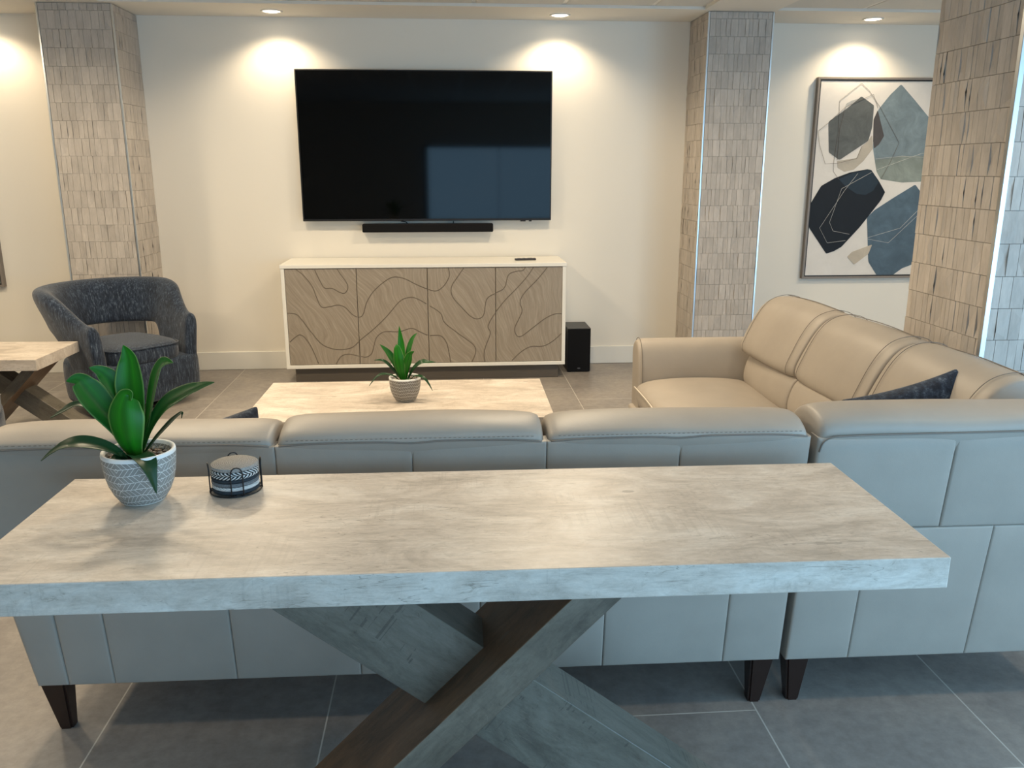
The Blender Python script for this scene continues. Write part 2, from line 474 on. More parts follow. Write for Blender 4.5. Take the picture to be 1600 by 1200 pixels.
ART_SHAPES = {'white': [(2.816, 2.153), (3.697, 2.159), (3.681, 0.678), (2.814, 0.673)], 'blue_top': [(3.434, 2.123), (3.558, 2.007), (3.713, 1.854), (3.735, 1.685), (3.696, 1.409), (3.524, 1.401), (3.351, 1.427), (3.303, 1.513), (3.264, 1.656), (3.25, 1.852), (3.278, 1.943), (3.357, 2.047)], 'green': [(3.289, 1.571), (3.41, 1.585), (3.5, 1.599), (3.712, 1.602), (3.696, 1.409), (3.524, 1.401), (3.351, 1.427), (3.311, 1.485)], 'beige': [(3.246, 1.754), (3.264, 1.656), (3.198, 1.563), (3.129, 1.499), (3.054, 1.482), (2.998, 1.513), (2.988, 1.563), (3.143, 1.585), (3.172, 1.67), (3.22, 1.712)], 'brown': [(3.271, 1.936), (3.342, 1.748), (3.307, 1.684), (3.272, 1.656), (3.258, 1.712), (3.246, 1.866)], 'grey': [(3.133, 2.035), (3.238, 1.97), (3.24, 1.811), (3.22, 1.712), (3.007, 1.57), (2.918, 1.627), (2.894, 1.851), (3.023, 1.942)], 'pale': [(3.014, 1.956), (3.022, 1.983), (3.062, 2.004), (3.134, 2.025), (3.078, 1.99)], 'navy': [(3.235, 1.502), (3.267, 1.496), (3.337, 1.413), (3.396, 1.329), (3.369, 1.267), (3.22, 1.062), (3.088, 0.911), (3.029, 0.877), (2.969, 0.858), (2.81, 1.064), (2.805, 1.24), (2.881, 1.377), (2.983, 1.435), (3.1, 1.478)], 'navy2': [(3.014, 1.428), (3.064, 1.381), (3.114, 1.348), (3.171, 1.316), (3.241, 1.309), (3.299, 1.34), (3.335, 1.405), (3.267, 1.492), (3.236, 1.498), (3.116, 1.473)], 'blue_low': [(3.634, 1.386), (3.688, 1.325), (3.767, 1.193), (3.789, 0.894), (3.678, 0.766), (3.602, 0.737), (3.53, 0.679), (3.403, 0.681), (3.32, 0.792), (3.272, 1.136), (3.33, 1.194), (3.475, 1.289)], 'sand': [(3.336, 0.927), (3.313, 0.853), (3.204, 0.77), (3.143, 0.831), (3.178, 0.869)]}
ART_LINES = [('d', [(3.123, 2.128), (2.965, 2.003), (2.976, 1.782), (2.962, 1.57), (2.966, 1.485), (3.014, 1.428)]), ('d', [(3.123, 2.128), (3.189, 2.073), (3.292, 1.95), (3.465, 1.699), (3.413, 1.556), (3.351, 1.427)]), ('d', [(2.817, 1.781), (2.895, 1.844), (3.014, 1.956), (3.224, 2.05), (3.27, 1.95)]), ('d', [(2.817, 1.781), (2.838, 1.683), (2.896, 1.542), (2.987, 1.545), (3.143, 1.582), (3.172, 1.67)]), ('d', [(3.014, 1.956), (2.985, 1.796), (2.988, 1.57)]), ('w', [(3.269, 1.478), (3.044, 1.355), (2.972, 1.1), (3.006, 1.034), (3.141, 1.008)]), ('w', [(3.162, 1.47), (3.068, 1.341), (2.896, 1.057), (2.968, 0.942), (3.114, 0.959)]), ('w', [(3.291, 0.98), (3.549, 1.053), (3.695, 1.208)]), ('w', [(3.289, 0.97), (3.465, 0.939), (3.685, 1.156)]), ('w', [(3.312, 1.499), (3.659, 1.621), (3.729, 1.614)]), ('w', [(3.288, 1.578), (3.5, 1.599), (3.693, 1.589)])]
DOOR_CURVES = [[(0.043, 0.011), (0.068, 0.07), (0.095, 0.176), (0.108, 0.283), (0.124, 0.389), (0.154, 0.389), (0.185, 0.373), (0.21, 0.401), (0.235, 0.476), (0.258, 0.502), (0.273, 0.466), (0.287, 0.348), (0.315, 0.231), (0.361, 0.124), (0.392, 0.092), (0.429, 0.114), (0.465, 0.168), (0.51, 0.222), (0.539, 0.239), (0.566, 0.19), (0.585, 0.104), (0.587, 0.05), (0.583, 0.002)], [(0.106, 0.002), (0.126, 0.134), (0.14, 0.198), (0.166, 0.202), (0.191, 0.241), (0.21, 0.252), (0.222, 0.198), (0.216, 0.134), (0.198, 0.06), (0.186, 0.002)], [(-0.005, 0.451), (0.032, 0.462), (0.053, 0.526), (0.081, 0.643), (0.116, 0.772), (0.153, 0.826), (0.191, 0.838), (0.229, 0.813), (0.261, 0.733), (0.308, 0.627), (0.356, 0.499), (0.403, 0.35), (0.434, 0.307), (0.464, 0.312), (0.508, 0.383), (0.552, 0.47), (0.566, 0.567), (0.611, 0.676), (0.648, 0.753), (0.674, 0.818), (0.679, 0.894), (0.662, 1.013)], [(-0.006, 0.779), (0.027, 0.695), (0.046, 0.679), (0.067, 0.739), (0.087, 0.856), (0.105, 1.01)], [(0.163, 1.007), (0.185, 0.912), (0.213, 0.887), (0.25, 0.91), (0.277, 0.921), (0.297, 0.883), (0.307, 0.798), (0.318, 0.713), (0.346, 0.658), (0.399, 0.659), (0.445, 0.625), (0.475, 0.662), (0.508, 0.702), (0.55, 0.707), (0.572, 0.783), (0.582, 0.913), (0.587, 1.01)], [(0.642, -0.002), (0.615, 0.104), (0.594, 0.201), (0.597, 0.298), (0.628, 0.406), (0.661, 0.504), (0.687, 0.535), (0.71, 0.494), (0.722, 0.332), (0.756, 0.267), (0.787, 0.213), (0.802, 0.083), (0.832, 0.046), (0.854, 0.039), (0.865, -0.002)], [(0.895, -0.002), (0.869, 0.105), (0.831, 0.224), (0.786, 0.354), (0.748, 0.495), (0.726, 0.614), (0.734, 0.69), (0.716, 0.83), (0.71, 0.917), (0.715, 1.008)], [(0.947, -0.002), (0.906, 0.137), (0.861, 0.268), (0.844, 0.366), (0.852, 0.453), (0.842, 0.529), (0.825, 0.637), (0.831, 0.714), (0.85, 0.725), (0.891, 0.639), (0.937, 0.542), (0.974, 0.494), (1.0, 0.495)], [(0.807, 1.007), (0.846, 0.899), (0.884, 0.839), (0.929, 0.836), (0.967, 0.783), (1.001, 0.696)]]
LEAVES_BIG = [([(-0.0028, -0.012, 0.0049), (-0.0056, -0.03, 0.0401), (-0.007, -0.036, 0.0822), (-0.0056, -0.032, 0.1188), (0.0, -0.02, 0.1433), (0.0084, -0.03, 0.1342)], 0.0756, (0, 1, 0.3)), ([(-0.0056, 0.01, 0.0121), (-0.0112, 0.03, 0.0849), (-0.0154, 0.04, 0.1514), (-0.0168, 0.05, 0.2061), (-0.0252, 0.05, 0.2355)], 0.0616, (0, -1, 0.2)), ([(0.0056, 0.01, 0.0121), (0.0238, 0.02, 0.086), (0.0378, 0.03, 0.1481), (0.0504, 0.035, 0.1865), (0.0644, 0.03, 0.2025), (0.084, 0.02, 0.2021)], 0.0448, (-0.6, -0.5, 0.4)), ([(-0.0112, 0, 0.0088), (-0.0336, 0.0, 0.0647), (-0.0686, 0.0, 0.1161), (-0.0938, 0, 0.1558), (-0.105, 0, 0.1735), (-0.1246, -0.01, 0.1731)], 0.0644, (0.6, -0.6, 0.5)), ([(-0.0112, 0.02, 0.0154), (-0.0252, 0.03, 0.0893), (-0.0476, 0.04, 0.1455), (-0.0714, 0.04, 0.1793), (-0.0924, 0.03, 0.1922)], 0.0504, (0.4, -0.7, 0.4)), ([(-0.0154, 0.03, 0.0217), (-0.0616, 0.05, 0.0738), (-0.1036, 0.055, 0.0975), (-0.1386, 0.055, 0.1049), (-0.1652, 0.045, 0.0942), (-0.1876, 0.035, 0.0821)], 0.0308, (0.2, -0.2, 1)), ([(-0.0084, -0.02, -0.0037), (-0.035, -0.04, 0.0309), (-0.0714, -0.05, 0.0482), (-0.1092, -0.055, 0.0524), (-0.1456, -0.055, 0.0392), (-0.175, -0.055, 0.0171)], 0.042, (0.15, -0.35, 1)), ([(0.007, 0.0, 0.0088), (0.0308, 0.0, 0.0647), (0.0644, -0.0, 0.1117), (0.1036, 0, 0.1382), (0.1386, 0, 0.1543), (0.1708, 0, 0.1632)], 0.0476, (-0.5, -0.6, 0.7)), ([(0.0084, -0.005, 0.0042), (0.0336, 0.005, 0.0369), (0.0588, 0.015, 0.0638), (0.0756, 0.02, 0.0801), (0.091, 0.02, 0.0919), (0.0896, 0.02, 0.0801)], 0.021, (-0.3, -0.3, 0.9)), ([(-0.0056, -0.02, -0.0037), (0.0084, -0.042, 0.0185), (0.0308, -0.062, 0.0178), (0.0476, -0.076, -0.0045), (0.0574, -0.082, -0.0506)], 0.0504, (0.35, -0.2, 1)), ([(-0.0028, -0.02, -0.0066), (-0.0154, -0.045, 0.0087), (-0.028, -0.05, 0.0158), (-0.0364, -0.055, 0.0171)], 0.042, (0.2, -0.3, 1))]
LEAVES_SMALL = [([(-0.0075, 0.02, 0.0086), (-0.0132, 0.04, 0.1021), (-0.0169, 0.06, 0.1758), (-0.0226, 0.07, 0.2463)], 0.0376, (0, -1, 0.2)), ([(0.0038, 0.02, 0.0086), (0.0151, 0.04, 0.11), (0.0376, 0.06, 0.1838), (0.0602, 0.06, 0.2134)], 0.032, (-0.5, -0.6, 0.4)), ([(0.0, -0.01, -0.0033), (0.0075, -0.03, 0.0553), (0.0188, -0.04, 0.1033), (0.0301, -0.04, 0.1349), (0.0489, -0.04, 0.1468)], 0.0433, (-0.3, 1, 0.3)), ([(-0.0113, 0.0, 0.002), (-0.0489, 0.0, 0.0889), (-0.079, 0.0, 0.1402), (-0.1091, 0.0, 0.1738)], 0.0414, (0.5, -0.6, 0.5)), ([(-0.0113, -0.01, -0.0013), (-0.0527, -0.02, 0.0586), (-0.0941, -0.03, 0.1027), (-0.1373, -0.03, 0.1066)], 0.0245, (0.3, -0.4, 0.8)), ([(-0.0113, -0.02, -0.0066), (-0.0489, -0.04, 0.0322), (-0.0941, -0.06, 0.0474), (-0.1279, -0.07, 0.0342), (-0.1599, -0.08, -0.0039)], 0.0188, (0.2, -0.3, 1)), ([(0.0113, -0.01, -0.0013), (0.0414, -0.02, 0.0586), (0.079, -0.03, 0.0928), (0.1129, -0.03, 0.094), (0.1467, -0.03, 0.0924)], 0.0301, (-0.3, -0.5, 0.8)), ([(0.0113, -0.02, -0.0066), (0.0452, -0.04, 0.0283), (0.079, -0.06, 0.0316), (0.1053, -0.07, 0.0105), (0.1298, -0.08, -0.0315)], 0.0207, (-0.2, -0.2, 1)), ([(-0.0019, -0.02, -0.0066), (-0.0151, -0.04, 0.052), (-0.0226, -0.045, 0.1135), (-0.0301, -0.03, 0.162), (-0.0339, -0.02, 0.1771)], 0.0508, (0, 1, 0.3)), ([(0.0019, -0.03, -0.0099), (0.0038, -0.05, 0.0092), (0.0151, -0.06, 0.0217), (0.0301, -0.07, 0.0105)], 0.0226, (0.1, -0.3, 1))]

# ================================================================== SETTING
H = 2.545          # ceiling height
YW = 6.5           # wall with the television
XL, XR, YR = -4.6, 5.0, -1.6

bm = bmesh.new(); box(bm, XL-.15, XR+.15, YR-.15, YW+.15, -.12, 0); struct('floor', bm, MAT['floor_tile'])
bm = bmesh.new(); box(bm, XL-.15, XR+.15, YW, YW+.15, 0, 3.0); struct('wall_back', bm, MAT['paint_wall'])
bm = bmesh.new(); box(bm, XL-.15, XL, YR-.15, YW, 0, 3.0); struct('wall_left', bm, MAT['paint_wall'])

# right wall with a window opening y -1.4 .. 2.0
bm = bmesh.new()
box(bm, XR, XR+.15, 2.0, YW, 0, 3.0); box(bm, XR, XR+.15, YR-.15, -1.4, 0, 3.0)
box(bm, XR, XR+.15, -1.4, 2.0, 1.9, 3.0); box(bm, XR, XR+.15, -1.4, 2.0, 0, .08)
struct('wall_right', bm, MAT['paint_wall'])
# rear wall with a glass front x -.4 .. 4.7
bm = bmesh.new()
box(bm, XL, -.4, YR-.15, YR, 0, 3.0); box(bm, 4.7, XR, YR-.15, YR, 0, 3.0)
box(bm, -.4, 4.7, YR-.15, YR, 1.9, 3.0); box(bm, -.4, 4.7, YR-.15, YR, 0, .08)
struct('wall_front', bm, MAT['paint_wall'])

def window(name, along, a0, a1, pos, n_):
    """frame with mullions, one glass pane"""
    fr = bmesh.new(); t = .05
    def seg(u0, u1, z0, z1):
        if along == 'x': box(fr, u0, u1, pos-.04, pos+.04, z0, z1)
        else: box(fr, pos-.04, pos+.04, u0, u1, z0, z1)
    seg(a0, a1, .08, .08+t); seg(a0, a1, 1.9-t, 1.9)
    for i in range(n_+1):
        u = a0+(a1-a0)*i/n_; u = min(max(u, a0+t/2), a1-t/2); seg(u-t/2, u+t/2, .08+t, 1.9-t)
    o = struct(name, fr, MAT['window_frame_metal'])
    g = bmesh.new()
    if along == 'x': box(g, a0+t, a1-t, pos-.004, pos+.004, .08+t, 1.9-t)
    else: box(g, pos-.004, pos+.004, a0+t, a1-t, .08+t, 1.9-t)
    obj('pane', g, MAT['window_glass'], o)
window('window_1', 'x', -.4, 4.7, YR-.07, 4)
window('window_2', 'y', -1.4, 2.0, XR+.07, 3)

# ceiling: plaster border along the wall with round openings, lay-in tile field in front
YB = 6.0
LAMPS = [(-3.14, 6.265), (-1.165, 6.265), (.81, 6.275), (3.066, 6.27)]
bm = bmesh.new(); box(bm, XL-.15, XR+.15, YB, YW+.15, H, H+.09); 
box(bm, XL-.15, -2.2, YR-.15, YB, H, H+.09); box(bm, 1.76, 2.26, YR-.15, YB, H, H+.09)
box(bm, 4.66, XR+.15, YR-.15, YB, H, H+.09)
struct('ceiling', bm, MAT['paint_ceiling'])
def tile_field(name, x0, x1):
    bm = bmesh.new(); t = .012; z = H+.022
    nx = int(math.ceil((x1-x0)/.6-.01)); ys = []
    y = YB
    while y > YR: ys.append((max(y-.6, YR), y)); y -= .6
    for i in range(nx):
        a = max(x1-.6*(nx-i), x0) if name.endswith('4') else x0+.6*i
        bb = min(a+.6, x1)
        for (ya, yb) in ys:
            box(bm, a+t, bb-t, ya+t, yb-t, z-.006, z+.03, .004, 1)
    field = struct(name, bm, MAT['acoustic'])
    g = bmesh.new()
    for i in range(nx+1):
        a = min(x0+.6*i, x1)
        box(g, a-t*1.0, a+t*1.0, YR, YB, z-.001, z+.05)
    for (ya, yb) in ys: box(g, x0, x1, yb-t, yb+t, z-.001, z+.05)
    obj('ceiling_grid', g, MAT['grid_metal'], field)
tile_field('trim_3', -2.2, 1.76)
tile_field('trim_4', 2.26, 4.66)

bm = bmesh.new(); box(bm, XL, XR, YW-.015, YW, 0, .14, .003, 1); struct('baseboard_back', bm, MAT['paint_trim'])
bm = bmesh.new(); box(bm, XL, XL+.015, YR, YW-.015, 0, .14, .003, 1); struct('baseboard_left', bm, MAT['paint_trim'])
bm = bmesh.new(); box(bm, XR-.015, XR, YR, YW-.015, 0, .08, .003, 1); struct('baseboard_right', bm, MAT['paint_trim'])

# ------------------------------------------------------------------ recessed lamps
def recessed(x, y, label, wall=True, power=18, blend=.65, size=138, soft=.035, z=H, mesh=None):
    t = thing('recessed_light', label, 'ceiling light', (x, y, z), 0, 'recessed ceiling lights')
    b1 = bmesh.new(); lathe(b1, [(.056, -.0005), (.066, -.008), (.072, -.006), (.074, 0)], 36, cap=False)
    obj('trim_ring', b1, MAT['paint_trim'], t, smooth=True)
    b2 = bmesh.new(); lathe(b2, [(.0575, -.001), (.05, -.004), (.02, -.005), (.0005, -.005)], 36, cap=False)
    obj('lens', b2, MAT['lamp_lens'], t, smooth=True)
    l = bpy.data.lights.new('lamp', 'SPOT'); l.energy = power; l.spot_size = R(size); l.spot_blend = blend
    l.shadow_soft_size = soft; l.color = WARM
    o = bpy.data.objects.new('lamp', l); COL.objects.link(o); o.parent = t; o.location = (0, 0, -.03)
    return t
recessed(*LAMPS[0], 'round recessed ceiling light near the wall, beyond the left tiled column')
recessed(*LAMPS[1], 'round recessed ceiling light just left of the top of the television')
recessed(*LAMPS[2], 'round recessed ceiling light above the right end of the television')
recessed(*LAMPS[3], 'round recessed ceiling light above the abstract painting on the right')
# general room lighting, unseen; the nearest pair is added to warm the table top
for (x, y) in [(-3.1, 4.9), (-1.165, 4.9), (.81, 4.9), (-1.3, 3.5), (.35, 3.5), (-3.1, 3.5), (3.6, 4.9), (3.6, 3.3), (2.01, 1.55), (-1.95, 1.55)]:
    inset = (-2.2 < x < 1.76) or (2.26 < x < 4.66)
    recessed(x, y, 'unseen round recessed ceiling light in the tiled ceiling over the seating', power=(34 if y < 2 else 76 if y != 3.5 else 104), blend=.6, size=(172 if y != 3.5 else 145), soft=.14, z=H+(.016 if inset else 0))

# ------------------------------------------------------------------ tiled columns
def mosaic(bm, o, ux, n, W, Hh, rng, row=.1135, skew=0):
    """relief mosaic on a face: origin o, unit vector ux along the width, outward normal n"""
    o = Vector(o); ux = Vector(ux); n = Vector(n); uz = Vector((0, 0, 1)); g = .0008
    z = 0.0; z1 = Hh
    while z < z1-1e-4:
        zt = min(z+row, z1); u = 0.0
        widths = []
        while u < W-1e-4:
            wv = rng.choice((.026, .033, .041, .05))
            if W-(u+wv) < .02: wv = W-u
            widths.append((u, u+wv)); u += wv
        for (a, b_) in widths:
            P = lambda uu, zz, h: o+ux*uu+uz*zz+n*h
            a_, c_, zb, zu = a+g, b_-g, z+g, zt-g
            kind = rng.random(); base = rng.uniform(.0074, .0080)
            q = [base]*4
            split = None
            if kind < .40: split = 1
            elif kind < .52:
                amp = rng.uniform(.001, .003); q = [base, base, base-amp, base-amp] if rng.random() < .5 else [base-amp, base, base, base-amp]
            bot = [bm.verts.new(P(*c, 0)) for c in ((a_, zb), (c_, zb), (c_, zu), (a_, zu))]
            top = [bm.verts.new(P(c[0], c[1], hh)) for c, hh in zip(((a_, zb), (c_, zb), (c_, zu), (a_, zu)), q)]
            for i in range(4): bm.faces.new((bot[i], bot[(i+1) % 4], top[(i+1) % 4], top[i]))
            if split is None: bm.faces.new(top)
            else:              # chiselled facet meeting one long side part way up
                zm = zb+(zu-zb)*rng.uniform(.25, .75); dd = base-rng.uniform(.004, .0068) if rng.random() < .4 else base+rng.uniform(.003, .0055)
                if rng.random() < .5:
                    m1 = bm.verts.new(P(c_, zm, dd))
                    for tri in ((top[0], top[1], m1), (m1, top[2], top[3]), (top[0], m1, top[3]), (bot[1], m1, top[1]), (bot[2], top[2], m1)): bm.faces.new(tri)
                else:
                    m1 = bm.verts.new(P(a_, zm, dd))
                    for tri in ((top[0], top[1], m1), (m1, top[2], top[3]), (top[1], top[2], m1), (bot[0], m1, top[0]), (bot[3], top[3], m1)): bm.faces.new(tri)
        z = zt

def column(label, x0, x1, y0, y1, faces, seed, trims):
    t = thing('tiled_column', label, 'column', ((x0+x1)/2, y0, 0))
    ox, oy = (x0+x1)/2, y0
    rng = random.Random(seed)
    c = bmesh.new(); box(c, x0-ox, x1-ox, 0, y1-y0, 0, H-.001); obj('core', c, MAT['stone_grout'], t)
    for f in faces:
        b = bmesh.new()
        if f == 'front': mosaic(b, (x0-ox+.004, 0, 0), (1, 0, 0), (0, -1, 0), x1-x0-.008, H-.004, rng)
        if f == 'left': mosaic(b, (x0-ox, y1-y0, 0), (0, -1, 0), (-1, 0, 0), y1-y0-.004, H-.004, rng)
        if f == 'right': mosaic(b, (x1-ox, .004, 0), (0, 1, 0), (1, 0, 0), y1-y0-.004, H-.004, rng)
        obj('tile_cladding', b, MAT['stone_tile'], t)
    for (tx, ty, s, sy) in trims:
        b = bmesh.new(); box(b, tx-ox-s, tx-ox+s, ty-oy-sy, ty-oy+sy, 0, H-.003, .0015, 1)
        obj('edge_trim', b, MAT['aluminium'], t)
column('tiled column against the wall behind the armchair, left of the television', -2.605, -2.145, 6.055, YW, ('front', 'right', 'left'), 3, [(-2.145+.004, 6.055-.004, .006, .006), (-2.605-.004, 6.055-.004, .006, .006)])
column('tiled column against the wall between the television and the abstract painting', 1.808, 2.250, 6.055, YW, ('front', 'left', 'right'), 8, [(1.808-.004, 6.055-.004, .006, .006), (2.250+.004, 6.055-.004, .006, .006)])
column('large tiled pillar nearest to the camera, standing behind the leather sofa on the right', 1.900, 2.50, 2.82, 3.33, ('left', 'front', 'right'), 5, [(1.900-.005, 2.82-.005, .010, .010), (2.50+.005, 2.82-.005, .010, .010)])

# ================================================================== TELEVISION WALL
t = thing('television', 'large black flat screen television hanging on the wall', 'television', (-.142, YW, 1.13))
bm = bmesh.new(); box(bm, -.921, .921, -.085, -.045, 0, 1.062, .004, 2); obj('bezel', bm, MAT['black_plastic'], t)
bm = bmesh.new(); box(bm, -.911, .911, -.0866, -.0845, .016, 1.053); obj('screen', bm, MAT['tv_screen'], t)
bm = bmesh.new(); box(bm, -.3, .3, -.044, -.0005, .30, .75, .004, 1); obj('wall_bracket', bm, MAT['black_plastic'], t)
for (a_, c_) in ((.69, .73), (.755, .775)):
    bm = bmesh.new(); box(bm, a_, c_, -.084, -.06, -.008, .002, .002, 1); obj('sensor', bm, MAT['black_plastic'], t)
t = thing('soundbar', 'long black soundbar fixed to the wall under the television', 'soundbar', (-.145, YW, 1.047))
bm = bmesh.new(); box(bm, -.487, .487, -.10, -.03, 0, .062, .008, 3); obj('body', bm, MAT['black_mesh'], t)
for a_ in (-.2, .14):
    bm = bmesh.new(); box(bm, a_, a_+.06, -.035, -.0005, .01, .05); obj('wall_bracket', bm, MAT['black_plastic'], t)
for pts in ([(-.20, -.05, .079), (-.185, -.05, .078), (-.16, -.05, .070), (-.155, -.05, .055)], [(.19, -.05, .079), (.19, -.05, .07), (.192, -.05, .055)]):
    bm = bmesh.new(); tube(bm, smooth_pts(pts), .004, 6); obj('cable', bm, MAT['black_plastic'], t, smooth=True)

# ------------------------------------------------------------------ console
CX0, CX1, CY, CZ0, CZ1 = -1.173, .843, 6.0, .108, .855
t = thing('media_console', 'white console with four carved taupe wood doors, under the television', 'sideboard', ((CX0+CX1)/2, CY, 0))
ox = (CX0+CX1)/2
f = .026
bm = bmesh.new(); box(bm, CX0-ox-.004, CX1-ox+.004, -.004, .485, CZ1-f, CZ1, .002, 1); obj('top', bm, MAT['lacquer_white'], t)
bm = bmesh.new(); box(bm, CX0-ox, CX1-ox, 0, .48, CZ0, CZ0+f, .002, 1)
box(bm, CX0-ox, CX0-ox+f, 0, .48, CZ0+f, CZ1-f, .002, 1); box(bm, CX1-ox-f, CX1-ox, 0, .48, CZ0+f, CZ1-f, .002, 1)
box(bm, CX0-ox+f, CX1-ox-f, .46, .48, CZ0+f, CZ1-f); obj('cabinet_body', bm, MAT['lacquer_white'], t)
bm = bmesh.new(); box(bm, -1.121-ox, .80-ox, .055, .44, 0, CZ0, .002, 1); obj('plinth', bm, MAT['plinth_brown'], t)
dx0, dx1, dz0, dz1 = CX0+f-ox, CX1-f-ox, CZ0+f, CZ1-f
cuts = [dx0, -.649-ox, -.151-ox, .335-ox, dx1]
for i in range(4):
    a, c = cuts[i]+.002, cuts[i+1]-.002
    bm = bmesh.new(); box(bm, a, c, .004, .024, dz0+.003, dz1-.003, .0012, 1)
    d = obj('door', bm, MAT['door_wood'], t)
    # carved lines that cross this door
    for cv in DOOR_CURVES:
        P = smooth_pts([(dx0+(dx1-dx0)*u, 0, dz1-(dz1-dz0)*v) for u, v in cv], 8)
        run = []
        runs = []
        for p in P:
            if a <= p.x <= c and dz0+.003 < p.z < dz1-.003: run.append(Vector((p.x, .0045, p.z)))
            else:
                if len(run) > 2: runs.append(run)
                run = []
        if len(run) > 2: runs.append(run)
        for r_ in runs:
            bm = bmesh.new(); tube(bm, r_, .0034, 6); obj('carved_line', bm, MAT['groove_brown'], d, smooth=True)

t = thing('remote_control', 'small black remote control lying on the white console', 'remote', (.565, 6.19, CZ1+.0008), R(6))
bm = bmesh.new(); box(bm, -.078, .078, -.019, .019, 0, .014, .005, 3); obj('body', bm, MAT['remote_black'], t)
bm = bmesh.new(); box(bm, -.06, -.035, -.01, .01, .0135, .016, .001, 1); box(bm, -.02, .0, -.01, .01, .0135, .016, .001, 1); box(bm, .02, .05, -.01, .01, .0135, .016, .001, 1); obj('button_pad', bm, MAT['grey_logo'], t)

t = thing('subwoofer', 'black subwoofer box standing on the floor beside the console', 'speaker', (.978, 6.2, 0))
bm = bmesh.new(); box(bm, -.089, .089, .006, .29, .004, .338, .004, 2); obj('body', bm, MAT['sub_body'], t)
bm = bmesh.new(); box(bm, -.086, .086, -.001, .008, .007, .334, .003, 2); obj('grille', bm, MAT['black_mesh'], t)
bm = bmesh.new(); lathe(bm, [(.0005, 0), (.012, 0), (.012, .002), (.0005, .002)], 20)
for v_ in bm.verts: v_.co = Vector((v_.co.x, -.001-v_.co.z, .03+v_.co.y*.35))
obj('badge', bm, MAT['grey_logo'], t)
for sx_ in (-.07, .07):
    for sy_ in (.03, .26):
        bm = bmesh.new(); box(bm, sx_-.012, sx_+.012, sy_-.012, sy_+.012, 0, .006); obj('foot', bm, MAT['black_plastic'], t)

# ------------------------------------------------------------------ framed art
def flat_poly(bm, pts, y0, y1):
    A = [bm.verts.new((x, y0, z)) for x, z in pts]; B = [bm.verts.new((x, y1, z)) for x, z in pts]
    n_ = len(A)
    bm.faces.new(A); bm.faces.new(B[::-1])
    for i in range(n_): bm.faces.new((A[i], B[i], B[(i+1) % n_], A[(i+1) % n_]))
def frame(t, W, Hh, d=.04):
    bm = bmesh.new(); k = .016
    for (a, b_, c, e) in ((0, k, 0, Hh), (W-k, W, 0, Hh), (k, W-k, 0, k), (k, W-k, Hh-k, Hh)): box(bm, a, b_, -d, 0, c, e, .001, 1)
    obj('frame', bm, MAT['frame_taupe'], t)
    bm = bmesh.new(); g = .010
    for (a, b_, c, e) in ((k, k+g, k, Hh-k), (W-k-g, W-k, k, Hh-k), (k+g, W-k-g, k, k+g), (k+g, W-k-g, Hh-k-g, Hh-k)): box(bm, a, b_, -d+.008, 0, c, e)
    obj('inner_edge', bm, MAT['frame_black'], t)
AX, AZ, AW, AH = 2.786, .662, 1.22, 1.508
t = thing('framed_painting', 'abstract painting of grey, navy and blue pebble shapes in a taupe frame', 'painting', (AX, YW, AZ))
frame(t, AW, AH)
bm = bmesh.new(); box(bm, .024, AW-.024, -.030, 0, .024, AH-.024); cv = obj('canvas', bm, MAT['canvas_white'], t)
order = ['blue_top', 'green', 'beige', 'brown', 'pale', 'grey', 'blue_low', 'sand', 'navy', 'navy2']
def rounded(pts, r=.07):
    out = []; n_ = len(pts)
    for i in range(n_):
        p = Vector(pts[i]); a = Vector(pts[i-1]); c = Vector(pts[(i+1) % n_])
        q1 = p.lerp(a, r); q2 = p.lerp(c, r)
        out += [q1, (q1+q2+2*p)/4, q2]
    return [tuple(q) for q in out]
x_lo, x_hi = .025, AW-.025
for i, k_ in enumerate(order):
    pts = [(min(max(x-AX, x_lo), x_hi), min(max(z-AZ, .025), AH-.025)) for x, z in rounded(ART_SHAPES[k_])]
    bm = bmesh.new(); flat_poly(bm, pts, -.0304-.0004*i, -.029)
    obj('painted_shape', bm, MAT['art_'+k_], t)
# shapes continue behind the pillar edge
for pts, k_ in (([(1.02, .30), (1.13, .36), (1.15, .60), (1.06, .66), (.99, .5)], 'grey'), ([(1.05, .95), (1.16, 1.05), (1.15, 1.3), (1.06, 1.25)], 'beige')):
    bm = bmesh.new(); flat_poly(bm, rounded(pts), -.0304, -.029); obj('painted_shape', bm, MAT['art_'+k_], t)
for k_, ln in ART_LINES:
    bm = bmesh.new(); tube(bm, [(x-AX, -.0345, z-AZ) for x, z in ln], .0011, 5); obj('painted_line', bm, MAT['art_line_'+k_], t)
t = thing('framed_painting', 'framed picture on the wall at the left edge of the view', 'painting', (-3.272-AW, YW, AZ))
frame(t, AW, AH)
bm = bmesh.new(); box(bm, .024, AW-.024, -.030, 0, .024, AH-.024); obj('canvas', bm, MAT['art_green'], t)

# ================================================================== TABLES
def beam(bm, x0, z0, x1, z1, wdt, y0, y1):
    """plank from (x0,z0) to (x1,z1): centre line in x-z, cut level at both ends"""
    d = Vector((x1-x0, 0, z1-z0)); L = d.length; hw = wdt/2*L/abs(d.z)
    b = bmesh.new()
    vs_ = [b.verts.new(p) for p in ((x0-hw, y0, z0), (x0+hw, y0, z0), (x0+hw, y1, z0), (x0-hw, y1, z0), (x1-hw, y0, z1), (x1+hw, y0, z1), (x1+hw, y1, z1), (x1-hw, y1, z1))]
    for f_ in ((3,2,1,0),(4,5,6,7),(0,1,5,4),(1,2,6,5),(2,3,7,6),(3,0,4,7)): b.faces.new([vs_[i] for i in f_])
    bmesh.ops.bevel(b, geom=list(b.edges), offset=.0012, segments=1, affect='EDGES')
    ang = math.atan2(d.z, d.x)
    bmesh.ops.rotate(b, verts=b.verts, cent=(0, 0, 0), matrix=Matrix.Rotation(ang, 3, 'Y'))
    merge(bm, b); return ang
